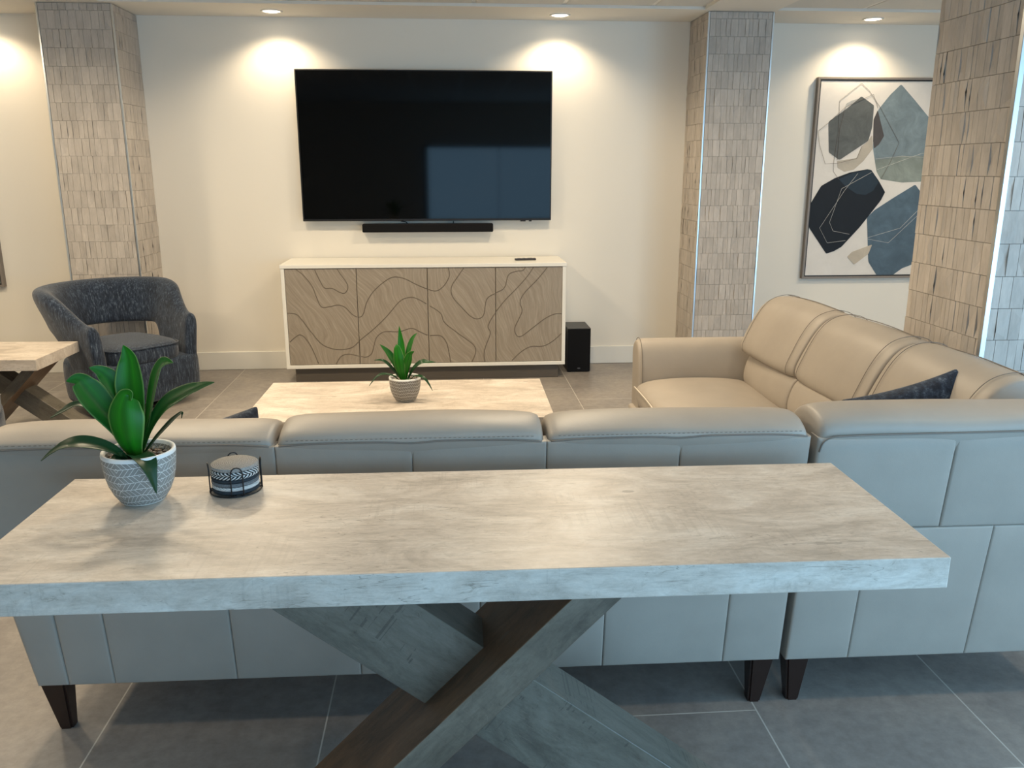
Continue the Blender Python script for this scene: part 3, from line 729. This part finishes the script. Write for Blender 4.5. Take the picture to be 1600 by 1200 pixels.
def x_table(name, label, cat, loc, rz, W, Dp, Hh, th, s, xc=.0, ins=.0):
    """top slab plus crossed plank base; s scales the base to the height"""
    t = thing(name, label, cat, loc, rz)
    bm = bmesh.new(); box(bm, -W/2, W/2, 0, Dp, Hh-th, Hh, .0022, 2); obj('tabletop', bm, MAT['plank_top'], t)
    zt = Hh-th
    # thick plank leaning to the right
    ya, yb = Dp*.17, Dp*.73
    bm = bmesh.new(); g_ = beam(bm, xc-.418*s-.015*s, 0, xc+.300*s, zt, .070*s**.5, ya, yb)
    bo = obj('base_beam', bm, MAT['plank_brown'], t); bo.rotation_euler.y = -g_
    bo.data.materials.append(MAT['plank_worn'])      # the narrow front edge is worn grey
    for p_ in bo.data.polygons:
        if p_.normal.y < -.9: p_.material_index = 1
    ym, yn = Dp*.40, Dp*.64
    # wide plank leaning to the left, in two halves either side of the first
    bm = bmesh.new(); g_ = beam(bm, xc+.585*s, 0, xc-.395*s, zt, .178*s, ym, yn)
    obj('base_beam', bm, MAT['plank_beam'], t).rotation_euler.y = -g_
    return t
tc_ = x_table('console_table', 'long console table with pale weathered plank top, behind the sofa, nearest the camera', 'table', (.018, 1.364, 0), R(-.8), 1.784, .516, .81, .062, 1.0)
x_table('coffee_table', 'low weathered plank coffee table in front of the sofa, holding the small plant', 'table', (-.226, 3.52, 0), R(-.6), 1.36, .70, .45, .055, .55)
x_table('end_table', 'weathered plank side table with crossed base beside the armchair at the left', 'table', (-2.497, 4.655, 0), R(-2), .50, .508, .50, .063, .585)

# ================================================================== SOFAS
def lean_back(root, k=.115, z0=.15):
    """the sofa backs lean outwards towards the top"""
    for o in root.children_recursive:
        if o.type != 'MESH' or o.name.split('.')[0] in ('seat_cushion', 'armrest', 'leg', 'front_panel', 'side_panel', 'lumbar_cushion'): continue
        for v in o.data.vertices:
            if k == .115 and v.co.x < .09 and root is long_sofa: v.co.x -= .03*min(1, max(0, v.co.z-z0)/.3)*(1-v.co.x/.09)
            if v.co.y < .34: v.co.y -= k*max(0, v.co.z-z0)*min(1, (.34-v.co.y)/.14)
LEA = MAT['leather']; SEAM = MAT['seam_thread']
def tapered_leg(parent, x, y, h, top=.068, bot=.036, sh=0):
    bm = bmesh.new(); b = bm
    a, c = top/2, bot/2
    vs_ = [b.verts.new(p) for p in ((x-c+sh, y-c, 0), (x+c+sh, y-c, 0), (x+c+sh, y+c, 0), (x-c+sh, y+c, 0), (x-a, y-a, h), (x+a, y-a, h), (x+a, y+a, h), (x-a, y+a, h))]
    for f_ in ((3,2,1,0),(4,5,6,7),(0,1,5,4),(1,2,6,5),(2,3,7,6),(3,0,4,7)): b.faces.new([vs_[i] for i in f_])
    bmesh.ops.bevel(b, geom=[e for e in b.edges if abs(e.verts[0].co.z-e.verts[1].co.z) > .01], offset=.006, segments=2, affect='EDGES')
    return obj('leg', bm, MAT['leg_wood'], parent, smooth=False)

def seam(parent, pts, r=.0022, mat=None, k=5):
    bm = bmesh.new(); tube(bm, smooth_pts(pts, k) if len(pts) > 2 else pts, r, 6)
    return obj('seam', bm, mat or SEAM, parent, smooth=True)

def stitches(parent, pts, step=.012, ln=.006, r=.0009):
    P = smooth_pts(pts, 12); bm = bmesh.new()
    cum = [0]
    for p, q in zip(P, P[1:]): cum.append(cum[-1]+(q-p).length)
    def at_(s):
        for i in range(len(P)-1):
            if s <= cum[i+1]: return P[i].lerp(P[i+1], (s-cum[i])/max(1e-9, cum[i+1]-cum[i]))
        return P[-1]
    s = 0
    while s+ln < cum[-1]:
        tube(bm, [at_(s), at_(s+ln)], r, 4); s += step
    if not bm.verts: bm.free(); return
    return obj('stitching', bm, SEAM, parent)

def panel(name, parent, x0, x1, z0, z1, y0, y1, r=.012, puff=.006, nx=14, nz=6, along='x', sgn=1):
    """upholstered panel: slab with softly puffed outer face and rounded rim"""
    bm = bmesh.new()
    def P(u, v, face):
        # u,v in -1..1
        e = max(abs(u), abs(v))
        x = (x0+x1)/2+(x1-x0)/2*u; z = (z0+z1)/2+(z1-z0)/2*v
        dx = min((x-x0), (x1-x)); dz = min(z-z0, z1-z)
        d = min(dx, dz)
        rr = r-math.sqrt(max(0, r*r-(r-min(d, r))**2))
        pf = puff*(1-u**4)*(1-v**4)
        return x, z, rr, pf
    us = [-1]+[-1+2*r*k/3/(x1-x0) for k in (.4, 1, 2, 3)]+[-1+2*(i+1)/(nx) for i in range(nx-1) if 2*r/(x1-x0)*1.2 < 2*(i+1)/nx < 2-2*r/(x1-x0)*1.2]+[1-2*r*k/3/(x1-x0) for k in (3, 2, 1, .4)]+[1]
    vv = [-1]+[-1+2*r*k/3/(z1-z0) for k in (.4, 1, 2, 3)]+[-1+2*(i+1)/(nz) for i in range(nz-1) if 2*r/(z1-z0)*1.2 < 2*(i+1)/nz < 2-2*r/(z1-z0)*1.2]+[1-2*r*k/3/(z1-z0) for k in (3, 2, 1, .4)]+[1]
    F = []; B = []
    for v in vv:
        rf = []; rb = []
        for u in us:
            x, z, rr, pf = P(u, v, 0)
            yf = y0+sgn*(rr-pf); yb = y1
            rf.append(bm.verts.new((x, yf, z) if along == 'x' else (yf, x, z)))
            rb.append(bm.verts.new((x, yb, z) if along == 'x' else (yb, x, z)))
        F.append(rf); B.append(rb)
    n_, m_ = len(vv), len(us)
    for i in range(n_-1):
        for j in range(m_-1):
            bm.faces.new((F[i][j], F[i][j+1], F[i+1][j+1], F[i+1][j]))
            bm.faces.new((B[i][j], B[i+1][j], B[i+1][j+1], B[i][j+1]))
    for i in range(n_-1):
        bm.faces.new((F[i][0], F[i+1][0], B[i+1][0], B[i][0])); bm.faces.new((F[i][-1], B[i][-1], B[i+1][-1], F[i+1][-1]))
    for j in range(m_-1):
        bm.faces.new((F[0][j], B[0][j], B[0][j+1], F[0][j+1])); bm.faces.new((F[-1][j], F[-1][j+1], B[-1][j+1], B[-1][j]))
    return obj(name, bm, LEA, parent, smooth=True, angle=50)

# back cushion profile in (depth, z): rear seam, over the top, down the front
def back_prof(zt=.872, w=.25, zr=.812):
    k = zt-.872
    return [(.004, zr-.02), (-.002, zr+.002), (.000, zr+.022), (.014, .852+k), (.05, .866+k), (.10, .872+k), (.15, .866+k), (.195, .842+k), (.225, .795+k*.6), (.245, .72), (.262, .66), (.262, .635), (.285, .59), (.300, .54), (.295, .47), (.27, .44), (.20, .43), (.08, .43), (.04, .5), (.03, .68)]

SY = 0.0
long_sofa = thing('sofa', 'long three seat greige leather sofa seen from behind, right behind the console table', 'sofa', (-1.122, 2.082, 0), R(-.75))
S = long_sofa; Wd = 2.036
zb, zm_, zs = .152, .570, .838
# rear panels
lowx = [0, .082, .203, .528, .863, 1.19, 1.53, 1.872, Wd]
upx = [0, .02, .355, .690, 1.025, 1.360, 1.700, Wd]
for i in range(len(lowx)-1): panel('rear_panel', S, lowx[i], lowx[i+1], zb, zm_, 0, .05, r=.006, puff=.003 if i else .004)
for a, b_ in ((0, .355), (.355, .690), (.690, 1.025), (1.025, 1.360), (1.360, 1.700), (1.700, Wd)): panel('rear_panel', S, a, b_, zm_, zs+.004, 0, .05, r=.0055, puff=.003)
bm = bmesh.new(); box(bm, .012, Wd-.012, .02, .86, zb+.008, .30, .01, 2); box(bm, .012, Wd-.012, .02, .12, .30, .80, .01, 2); obj('frame', bm, LEA, S, smooth=True, angle=40)
# top cushions with a soft dip where they meet
secs = [(0.0, .690, .884), (.690, 1.358, .892), (1.358, Wd, .888)]
for a, b_, zt in secs:
    bm = bmesh.new(); loft(bm, back_prof(zt, zr=.838), soft_stations(a+.001, b_-.001, .026, 9, .004), 'x', .006, seed=a*9)
    c = obj('back_cushion', bm, LEA, S, smooth=True, subd=1)
    seam(c, [(a+.012, -.0035, zs+.006), (a+.1, -.0055, zs+.012), ((a+b_)/2-.08, -.006, zs+.013), ((a+b_)/2, -.0055, zs+.009), ((a+b_)/2+.08, -.006, zs+.014), (b_-.1, -.0055, zs+.013), (b_-.012, -.0035, zs+.006)], .0022)
    stitches(c, [(a+.03, -.0045, zs+.021), ((a+b_)/2, -.0055, zs+.022), (b_-.03, -.0045, zs+.021)])
# seats, arm, front
for a, b_, _ in secs:
    a2 = max(a, .10)
    bm = bmesh.new()
    prof = [(.27, .30), (.27, .44), (.32, .458), (.5, .466), (.72, .460), (.84, .448), (.885, .42), (.89, .36), (.885, .30)]
    loft(bm, prof, soft_stations(a2+.002, min(b_, Wd-.035)-.002, .02, 6, .003), 'x', .003, seed=b_)
    obj('seat_cushion', bm, LEA, S, smooth=True, subd=1)
bm = bmesh.new(); loft(bm, [(.05, .28), (.05, .56), (.09, .60), (.3, .62), (.6, .625), (.8, .62), (.86, .60), (.885, .56), (.89, .28)], [(.0, .03), (.006, .01), (.03, 0), (.07, 0), (.094, .01), (.10, .03)], 'x'); obj('armrest', bm, LEA, S, smooth=True, subd=1)
panel('front_panel', S, .0, Wd-.035, zb, .302, .885, .80, r=.01, puff=.003, sgn=-1)
for x_ in (.030, Wd-.042):
    for y_ in (.045, .82): tapered_leg(S, x_, y_, zb+.004, sh=.013 if x_ < 1 else -.010)

lean_back(S)
# ---------------------------------------------------------------- corner sofa
corner = thing('corner_sofa', 'greige leather corner sofa section running from the console table towards the wall, seats facing left', 'sofa', (.931, 2.052, 0), R(-.75))
Cc = corner
WC = .92   # width of its rear face
panel('rear_panel', Cc, .0, .180, zb, .570, 0, .05, r=.006, puff=.004)
panel('rear_panel', Cc, .180, .523, zb, .570, 0, .05, r=.006, puff=.003)
panel('rear_panel', Cc, .523, WC, zb, .570, 0, .05, r=.006, puff=.003)
panel('rear_panel', Cc,   .0, .370, .570, .838, 0, .05, r=.009, puff=.006)
panel('rear_panel', Cc, .370, WC, .570, .838, 0, .05, r=.007, puff=.004)
bm = bmesh.new(); loft(bm, back_prof(.898, zr=.838), soft_stations(.001, WC+.01, .026, 9, .003), 'x', .010, seed=4)
c = obj('back_cushion', bm, LEA, Cc, smooth=True, subd=1)
seam(c, [(.006, -.003, .80), (.022, -.006, .836), (.10, -.008, .845), (.4, -.008, .847), (.7, -.007, .849), (WC-.03, -.006, .849)], .0022)
bm = bmesh.new(); box(bm, .012, WC-.012, .03, 2.20, zb+.008, .30, .01, 2); box(bm, .76, WC-.03, .05, 2.22, .30, .79, .02, 2); box(bm, .02, WC-.02, .03, .14, .30, .79, .01, 2)
obj('frame', bm, LEA, Cc, smooth=True, angle=40)
# outer side panels on the right
for a, b_ in ((0.02, .75), (.75, 1.45), (1.45, 2.28)):
    panel('side_panel', Cc, a, b_, zb, .80, WC, WC-.05, r=.008, puff=.004, along='y', sgn=-1)
lean_back(Cc)
# backs along the right: upper pads and lumbar bolsters; section borders y (from rear)
ys_ = [(.28, .86, .06), (.86, 1.46, .065), (1.46, 2.05, .045)]
upper = [(.70, .615), (.655, .60), (.605, .598), (.583, .615), (.582, .65), (.605, .71), (.635, .775), (.668, .830), (.705, .868), (.75, .888), (.80, .893), (.85, .882), (.89, .85), (.905, .80), (.90, .74), (.86, .68)]
lumb = [(.72, .43), (.60, .425), (.55, .43), (.532, .455), (.530, .50), (.542, .555), (.565, .60), (.60, .622), (.65, .625), (.72, .60)]
for i, (a, b_, dz) in enumerate(ys_):
    d0 = (.0, -.012, -.03)[i]; d1 = (-.012, -.03, -.075)[i]
    bm = bmesh.new(); loft(bm, upper, soft_stations(a+.001, b_-.001, .020, 8, .006, d0, d1), 'y', .005, seed=i*3+1)
    u_ = obj('back_cushion', bm, LEA, Cc, smooth=True, subd=2)
    bm = bmesh.new(); loft(bm, lumb, soft_stations(a+.001, b_-.001, .020, 8, .008, 0, 0), 'y', .006, seed=i*3+2)
    obj('lumbar_cushion', bm, LEA, Cc, smooth=True, subd=2)
    # curved seams close to both ends of every upper pad
    for yy, dd in ((a+.055, d0), (b_-.055, d1)):
        dd = d0+(d1-d0)*(yy-a)/(b_-a)
        seam(u_, [(x+dd+ox_, yy, z+oz_) for (x, z), (ox_, oz_) in zip(upper[3:13], [(-.003, 0), (-.0045, 0), (-.004, .001), (-.004, .002), (-.004, .002), (-.003, .003), (-.001, .004), (0, .004), (.001, .003), (.002, .003)])], .0013)
    # ridge seam on the top
    seam(u_, [(.806+d0, a+.03, .893), (.812+(d0+d1)/2, (a+b_)/2, .899), (.806+d1, b_-.03, .893)], .0018)
# seats
for i, (a, b_) in enumerate(((.30, .86), (.86, 1.46), (1.46, 2.06))):
    prof = [(.60, .29), (.60, .44), (.50, .464), (.32, .476), (.14, .472), (.035, .458), (-.012, .436), (-.024, .405), (-.022, .29)]
    bm = bmesh.new(); loft(bm, prof, soft_stations(a+.002, b_-.002, .022, 8, .008), 'y', .003, seed=i+20)
    s_ = obj('seat_cushion', bm, LEA, Cc, smooth=True, subd=2)
    seam(s_, [(-.026, a+.03, .43), (-.028, (a+b_)/2, .438), (-.026, b_-.03, .43)], .0035, MAT['piping_light'])
panel('front_panel', Cc, .90, 2.18, zb, .30, -.024, .05, r=.012, puff=.004, along='y', sgn=1)
# armrest at the far end, flared outward at the top
AY0, AY1 = 2.055, 2.255
arm = [(AY0+.01, zb+.02), (AY0-.002, .30), (AY0+.002, .44), (AY0+.012, .52), (AY0+.030, .585), (AY0+.052, .628), (AY0+.088, .650), (AY0+.13, .654), (AY0+.170, .640), (AY0+.198, .606), (AY0+.202, .56), (AY0+.19, .44), (AY0+.18, .30), (AY0+.17, zb+.02)]
bm = bmesh.new(); loft(bm, arm, [(.0, .030), (.006, .012), (.022, .003), (.05, 0), (.2, 0), (.4, 0), (.6, 0), (.75, 0), (.84, .004), (.86, .03)], 'x')
a_ = obj('armrest', bm, LEA, Cc, smooth=True, subd=2)
seam(a_, [(.020, y, z) for y, z in arm[1:13]], .0018)
for x_, y_ in ((.045, .05), (WC-.05, .05), (.04, 2.16), (WC-.05, 2.16)): tapered_leg(Cc, x_, y_, zb+.004)

# ---------------------------------------------------------------- scatter cushions
def cushion(name, label, loc, rot, W=.46, th=.14, group=None):
    t = bpy.data.meshes.new(name); bm = bmesh.new(); N = 18
    def P(i, j, s):
        u = -1+2*i/N; v = -1+2*j/N
        e = (1-abs(u)**2.6)*(1-abs(v)**2.6)
        pin = 1-.10*(1-abs(u))*abs(v)**3-.10*(1-abs(v))*abs(u)**3
        x = u*W/2*(1-.09*(1-u*u)*0-.07*(v*v)*(1-abs(u)**2)*0)*(1-.07*(1-v*v)*abs(u)**6)
        y = v*W/2*(1-.07*(1-u*u)*abs(v)**6)
        z = s*(th/2*max(e, 0)**.55+.004)
        z += .006*noise.noise(Vector((u*2.2, v*2.2, s*3+len(label))))
        return Vector((x, y, z))
    top = [[bm.verts.new(P(i, j, 1)) for i in range(N+1)] for j in range(N+1)]
    bot = [[bm.verts.new(P(i, j, -1)) for i in range(N+1)] for j in range(N+1)]
    for j in range(N):
        for i in range(N):
            bm.faces.new((top[j][i], top[j][i+1], top[j+1][i+1], top[j+1][i])); bm.faces.new((bot[j][i], bot[j+1][i], bot[j+1][i+1], bot[j][i+1]))
    for i in range(N):
        bm.faces.new((top[0][i], bot[0][i], bot[0][i+1], top[0][i+1])); bm.faces.new((top[N][i], top[N][i+1], bot[N][i+1], bot[N][i]))
        bm.faces.new((top[i][0], top[i+1][0], bot[i+1][0], bot[i][0])); bm.faces.new((top[i][N], bot[i][N], bot[i+1][N], top[i+1][N]))
    o = obj(name, bm, MAT['navy_velvet'], None, smooth=True, subd=1)
    o.location = loc; o.rotation_euler = rot
    return tag(o, label, 'cushion', group)
cushion('scatter_cushion', 'crumpled navy velvet cushion lying in the corner of the leather sofa at the right', (1.49, 2.47, .645), (0, 0, 0), .40, .12).rotation_euler = (Matrix.Rotation(R(-4), 3, 'Z') @ Matrix.Rotation(R(73), 3, 'X') @ Matrix.Rotation(R(15), 3, 'Z')).to_euler()
cushion('scatter_cushion', 'dark navy cushion whose corner shows above the sofa back beside the coffee table', (-.735, 2.55, .592), (R(58), R(0), R(0)), .33, .10).rotation_euler = (Matrix.Rotation(R(-3), 3, 'Z') @ Matrix.Rotation(R(60), 3, 'X') @ Matrix.Rotation(R(16), 3, 'Z')).to_euler()

# ================================================================== ARMCHAIRS
def armchair(label, loc, rz):
    """barrel swivel chair, facing local +x"""
    t = thing('armchair', label, 'armchair', loc, rz, 'navy barrel armchairs')
    NV = MAT['navy_chenille']
    # plan path of the shell: u in -1..1, from left arm front round the back to the right arm front
    def path(u):
        a = abs(u); s = 1 if u >= 0 else -1
        if a > .5:
            k = (a-.5)/.5; p = Vector((-.03+.37*k, s*(.325+.010*math.sin(PI*k)), 0)); n_ = Vector((0.06, s*1.0, 0)).normalized()
        else:
            th = (a/.5)*PI/2; p = Vector((-.03-.325*math.cos(th), s*.325*math.sin(th), 0)); n_ = Vector((-math.cos(th), s*math.sin(th), 0))
        return p, n_
    def ease(x): x = min(max(x, 0), 1); return x*x*(3-2*x)
    NS = 44; rings = []; bm = bmesh.new()
    for i in range(NS+1):
        u = -1+2*i/NS; p, n_ = path(u); a = abs(u)
        H_ = .61+.20*ease((.93-a)/.55)                    # top height
        back = ease((.62-a)/.20)                            # 1 at the back pad, 0 at the arms
        zb_ = .22+(.502-.22)*back
        lean = .045+.085*ease((.95-a)/.6)                  # outward flare at the top
        th = .085+.03*ease((.9-a)/.5)
        end = 0
        if a > .999: end = .022
        sec = []
        # going round: inner bottom -> inner top -> outer top -> outer bottom
        hts = [(0, -.5, 0), (.25, -.52, 0), (.5, -.54, 0), (.75, -.52, 0), (.93, -.42, 0), (1.0, -.12, 0), (1.0, .20, 0), (.94, .50, 0), (.78, .62, 0), (.5, .55, 0), (.25, .5, 0), (0, .5, 0)]
        for (tz, off, _) in hts:
            z = zb_+(H_-zb_)*tz
            l_ = lean*(max(z-.30, 0)/.5)**1.3
            o_ = off*th*(1-end*6)
            q = p+n_*(o_+l_); q.z = z-(end*.5 if tz > .9 else 0)
            sec.append(q)
        rings.append([bm.verts.new(q) for q in sec])
    m_ = len(rings[0])
    for A, B in zip(rings, rings[1:]):
        for k in range(m_): bm.faces.new((A[k], A[(k+1) % m_], B[(k+1) % m_], B[k]))
    bm.faces.new(rings[0][::-1]); bm.faces.new(rings[-1])
    obj('back_shell', bm, NV, t, smooth=True, subd=2)
    # skirted body
    bm = bmesh.new(); prof = []
    def plan(k):  # closed outline of the body
        out = []
        for i in range(29):
            u = -1+2*i/28; p, n_ = path(u); out.append((p+n_*.06*k, n_))
        # front edge, softly bowed
        for i in range(1, 8):
            v_ = i/8; y = .325-.65*v_; out.append((Vector((.345+.035*math.sin(PI*v_), y, 0)), Vector((1, 0, 0))))
        return out
    lay = [(.055, .70), (.075, .86), (.12, .95), (.22, 1.0), (.30, .98), (.335, .9), (.345, .6)]
    R_ = []
    for z, k in lay:
        ring = []
        for (p, n_) in plan(1):
            ring.append(bm.verts.new((p.x-(1-k)*.10*n_.x, p.y-(1-k)*.10*n_.y, z)))
        R_.append(ring)
    m_ = len(R_[0])
    for A, B in zip(R_, R_[1:]):
        for k in range(m_): bm.faces.new((A[k], A[(k+1) % m_], B[(k+1) % m_], B[k]))
    bm.faces.new(R_[0][::-1]); bm.faces.new(R_[-1])
    obj('base_skirt', bm, NV, t, smooth=True, subd=1)
    # loose seat cushion
    bm = bmesh.new(); out = []
    pts = []
    for i in range(36):
        a = 2*PI*i/36; ca, sa = math.cos(a), math.sin(a)
        ex = .36; r_ = (abs(ca)**(2/ex*.5*1.0)+abs(sa)**(2/ex*.5*1.0))
        n_ = 5.0; rr = (abs(ca)**n_+abs(sa)**n_)**(-1/n_)
        pts.append((.035+.335*rr*ca*(1 if ca > 0 else .92), .272*rr*sa*(1 if ca > -.3 else .93)))
    lay = [(.325, .93), (.332, .985), (.36, 1.0), (.40, 1.0), (.425, .985), (.440, .93), (.452, .78), (.458, .5), (.460, .15)]
    R_ = [[bm.verts.new((.035+(x-.035)*k, y*k, z)) for x, y in pts] for z, k in lay]
    for A, B in zip(R_, R_[1:]):
        for k in range(36): bm.faces.new((A[k], A[(k+1) % 36], B[(k+1) % 36], B[k]))
    bm.faces.new(R_[0][::-1]); bm.faces.new(R_[-1])
    s_ = obj('seat_cushion', bm, NV, t, smooth=True, subd=1)
    bm = bmesh.new(); tube(bm, [(.035+(x-.035)*.985, y*.985, .430) for x, y in pts], .005, 6, closed=True); obj('welt', bm, NV, s_, smooth=True)
    bm = bmesh.new(); lathe(bm, [(.25, 0), (.26, .006), (.26, .02), (.10, .03), (.10, .06)], 36); obj('swivel_base', bm, MAT['base_black'], t, smooth=True, angle=40)
    return t
armchair('navy chenille barrel armchair with open lower back, standing in front of the left tiled column', (-2.125, 5.556, 0), R(-42)).scale = (.92, .92, .97)
armchair('navy chenille barrel armchair cut off by the left edge of the view', (-2.535, 4.02, 0), R(20)).scale = (.94, .94, .97)

# ================================================================== PLANTS
def catmull(P, k): return smooth_pts(P, k)
def potted_plant(label, loc, leaves, potmat, rs, peb_seed, small=False):
    t = thing('potted_plant', label, 'plant', loc, 0, None)
    bm = bmesh.new()
    prof = [(.0005, 0), (.036, 0), (.045, .002), (.0485, .008), (.0575, .022), (.0655, .042), (.0705, .064), (.0732, .088), (.0742, .102), (.0745, .109), (.0735, .1135), (.070, .1145), (.0665, .112), (.0655, .104), (.062, .085), (.0005, .083)]
    lathe(bm, prof, 48, cap=False); obj('pot', bm, MAT[potmat], t, smooth=True)
    rng = random.Random(peb_seed); bm = bmesh.new()
    for i in range(260 if not small else 160):
        r_ = .062*math.sqrt(rng.random()); a = rng.random()*2*PI; s = rng.uniform(.0028, .0052)
        m_ = Matrix.Translation((r_*math.cos(a), r_*math.sin(a), .094+rng.uniform(-.002, .004)+.004*(1-r_/.062))) @ Matrix.Rotation(rng.random()*6, 4, (rng.random(), rng.random(), 1)) @ Matrix.Diagonal((s*1.3, s, s*.75, 1))
        bmesh.ops.create_icosphere(bm, subdivisions=1, radius=1, matrix=m_)
    lathe(bm, [(.0005, .09), (.064, .09), (.064, .085), (.0005, .085)], 24)
    tag(obj('gravel', bm, MAT['pebbles'], t, smooth=True), kind='stuff')
    for (pts, wd, facing) in leaves:
        P = catmull([Vector(p)+Vector((0, 0, .094)) for p in pts], 7); n_ = len(P)-1
        me = bmesh.new(); uvl = []
        f_ = Vector(facing).normalized(); rings = []
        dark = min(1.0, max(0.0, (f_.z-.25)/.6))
        for i, p in enumerate(P):
            tt = i/n_
            tg = (P[min(i+1, n_)]-P[max(i-1, 0)]).normalized()
            ac = tg.cross(f_)
            if ac.length < .1: ac = tg.orthogonal()
            ac.normalize(); nn = ac.cross(tg).normalized()
            wv = wd/2*((.36+.64*math.sin(PI*min(tt/.5, 1)/2)**1.2) if tt < .5 else max(0, 1-((tt-.5)/.5)**1.9)**1.0*(1-.35*(tt-.5)/.5))
            wv = max(wv, .0004)
            ring = []
            for j in range(7):
                s = -1+2*j/6
                fold = .30*abs(s)**1.5*wv*(1.0 if tt < .75 else .6)
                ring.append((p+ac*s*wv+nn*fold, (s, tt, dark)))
            rings.append(ring)
        V = [[me.verts.new(q[0]) for q in r_] for r_ in rings]
        att = []
        for r_ in rings: att += [q[1] for q in r_]
        for A, B in zip(V, V[1:]):
            for j in range(6): me.faces.new((A[j], A[j+1], B[j+1], B[j]))
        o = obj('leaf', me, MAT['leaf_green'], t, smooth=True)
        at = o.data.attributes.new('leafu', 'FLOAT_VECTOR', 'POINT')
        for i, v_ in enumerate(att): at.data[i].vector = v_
        sd = o.modifiers.new('thickness', 'SOLIDIFY'); sd.thickness = .0016; sd.offset = 0
        ss = o.modifiers.new('subsurf', 'SUBSURF'); ss.levels = 1; ss.render_levels = 1
    return t
potted_plant('large green agave in a grey herringbone pot on the console table', (-.664, 1.752, .8108), LEAVES_BIG, 'pot_grey', 1, 1)
potted_plant('smaller agave in a taupe herringbone pot on the coffee table', (-.212, 3.84, .4508), LEAVES_SMALL, 'pot_taupe', 1, 2, True)

# ================================================================== COASTERS
HX, HY, HZ = -.480, 1.800, .810
t = thing('coaster_holder', 'round black wire coaster holder on the console table, right of the large plant', 'coaster holder', (HX, HY, HZ), R(12))
rr = .0555; wr = .0016
bm = bmesh.new(); tube(bm, [(rr*math.cos(2*PI*k/40), rr*math.sin(2*PI*k/40), .0020) for k in range(40)], wr, 6, closed=True)
tube(bm, [(-rr, 0, .0020), (rr, 0, .0020)], wr, 6); tube(bm, [(0, -rr, .0020), (0, rr, .0020)], wr, 6)
obj('base_ring', bm, MAT['black_wire'], t, smooth=True)
for k in range(4):
    a0 = R(-85+90*k); hw = .225
    pts = []
    for s, z in ((-hw, .003), (-hw, .03), (-hw, .050), (-hw*.92, .058), (-hw*.55, .0655), (0, .068), (hw*.55, .0655), (hw*.92, .058), (hw, .050), (hw, .03), (hw, .003)):
        a = a0+s; pts.append((rr*math.cos(a)*1.01, rr*math.sin(a)*1.01, z))
    bm = bmesh.new(); tube(bm, smooth_pts(pts, 4), wr, 6); obj('wire_loop', bm, MAT['black_wire'], t, smooth=True)
stack = [('coaster_dark', .008, 'charcoal woven coaster, lowest in the wire holder'),
         ('coaster_white', .009, 'white coaster with dark stitches, second from the bottom of the holder'),
         ('coaster_mid', .009, 'plain mid grey coaster in the middle of the holder'),
         ('coaster_dark', .008, 'charcoal woven coaster just above the middle of the holder'),
         ('coaster_braid_b', .0085, 'black and white braided coaster, third from the top of the holder'),
         ('coaster_braid_a', .0085, 'black and white braided coaster directly under the top grey one'),
         ('coaster_grey', .009, 'speckled grey woven coaster on top of the stack in the holder')]
z = HZ+.0038
for i, (mt, th, lab) in enumerate(stack):
    bm = bmesh.new(); r_ = .0515
    prof = [(.0005, 0), (r_-.004, 0), (r_-.001, th*.2), (r_, th*.5), (r_-.001, th*.8), (r_-.004, th-.0002), (.0005, th-.0002)]
    lathe(bm, prof, 48, cap=False)
    o = obj('coaster', bm, MAT[mt], None, smooth=True); o.location = (HX, HY, z); tag(o, lab, 'coaster', 'coasters stacked in the wire holder'); z += th
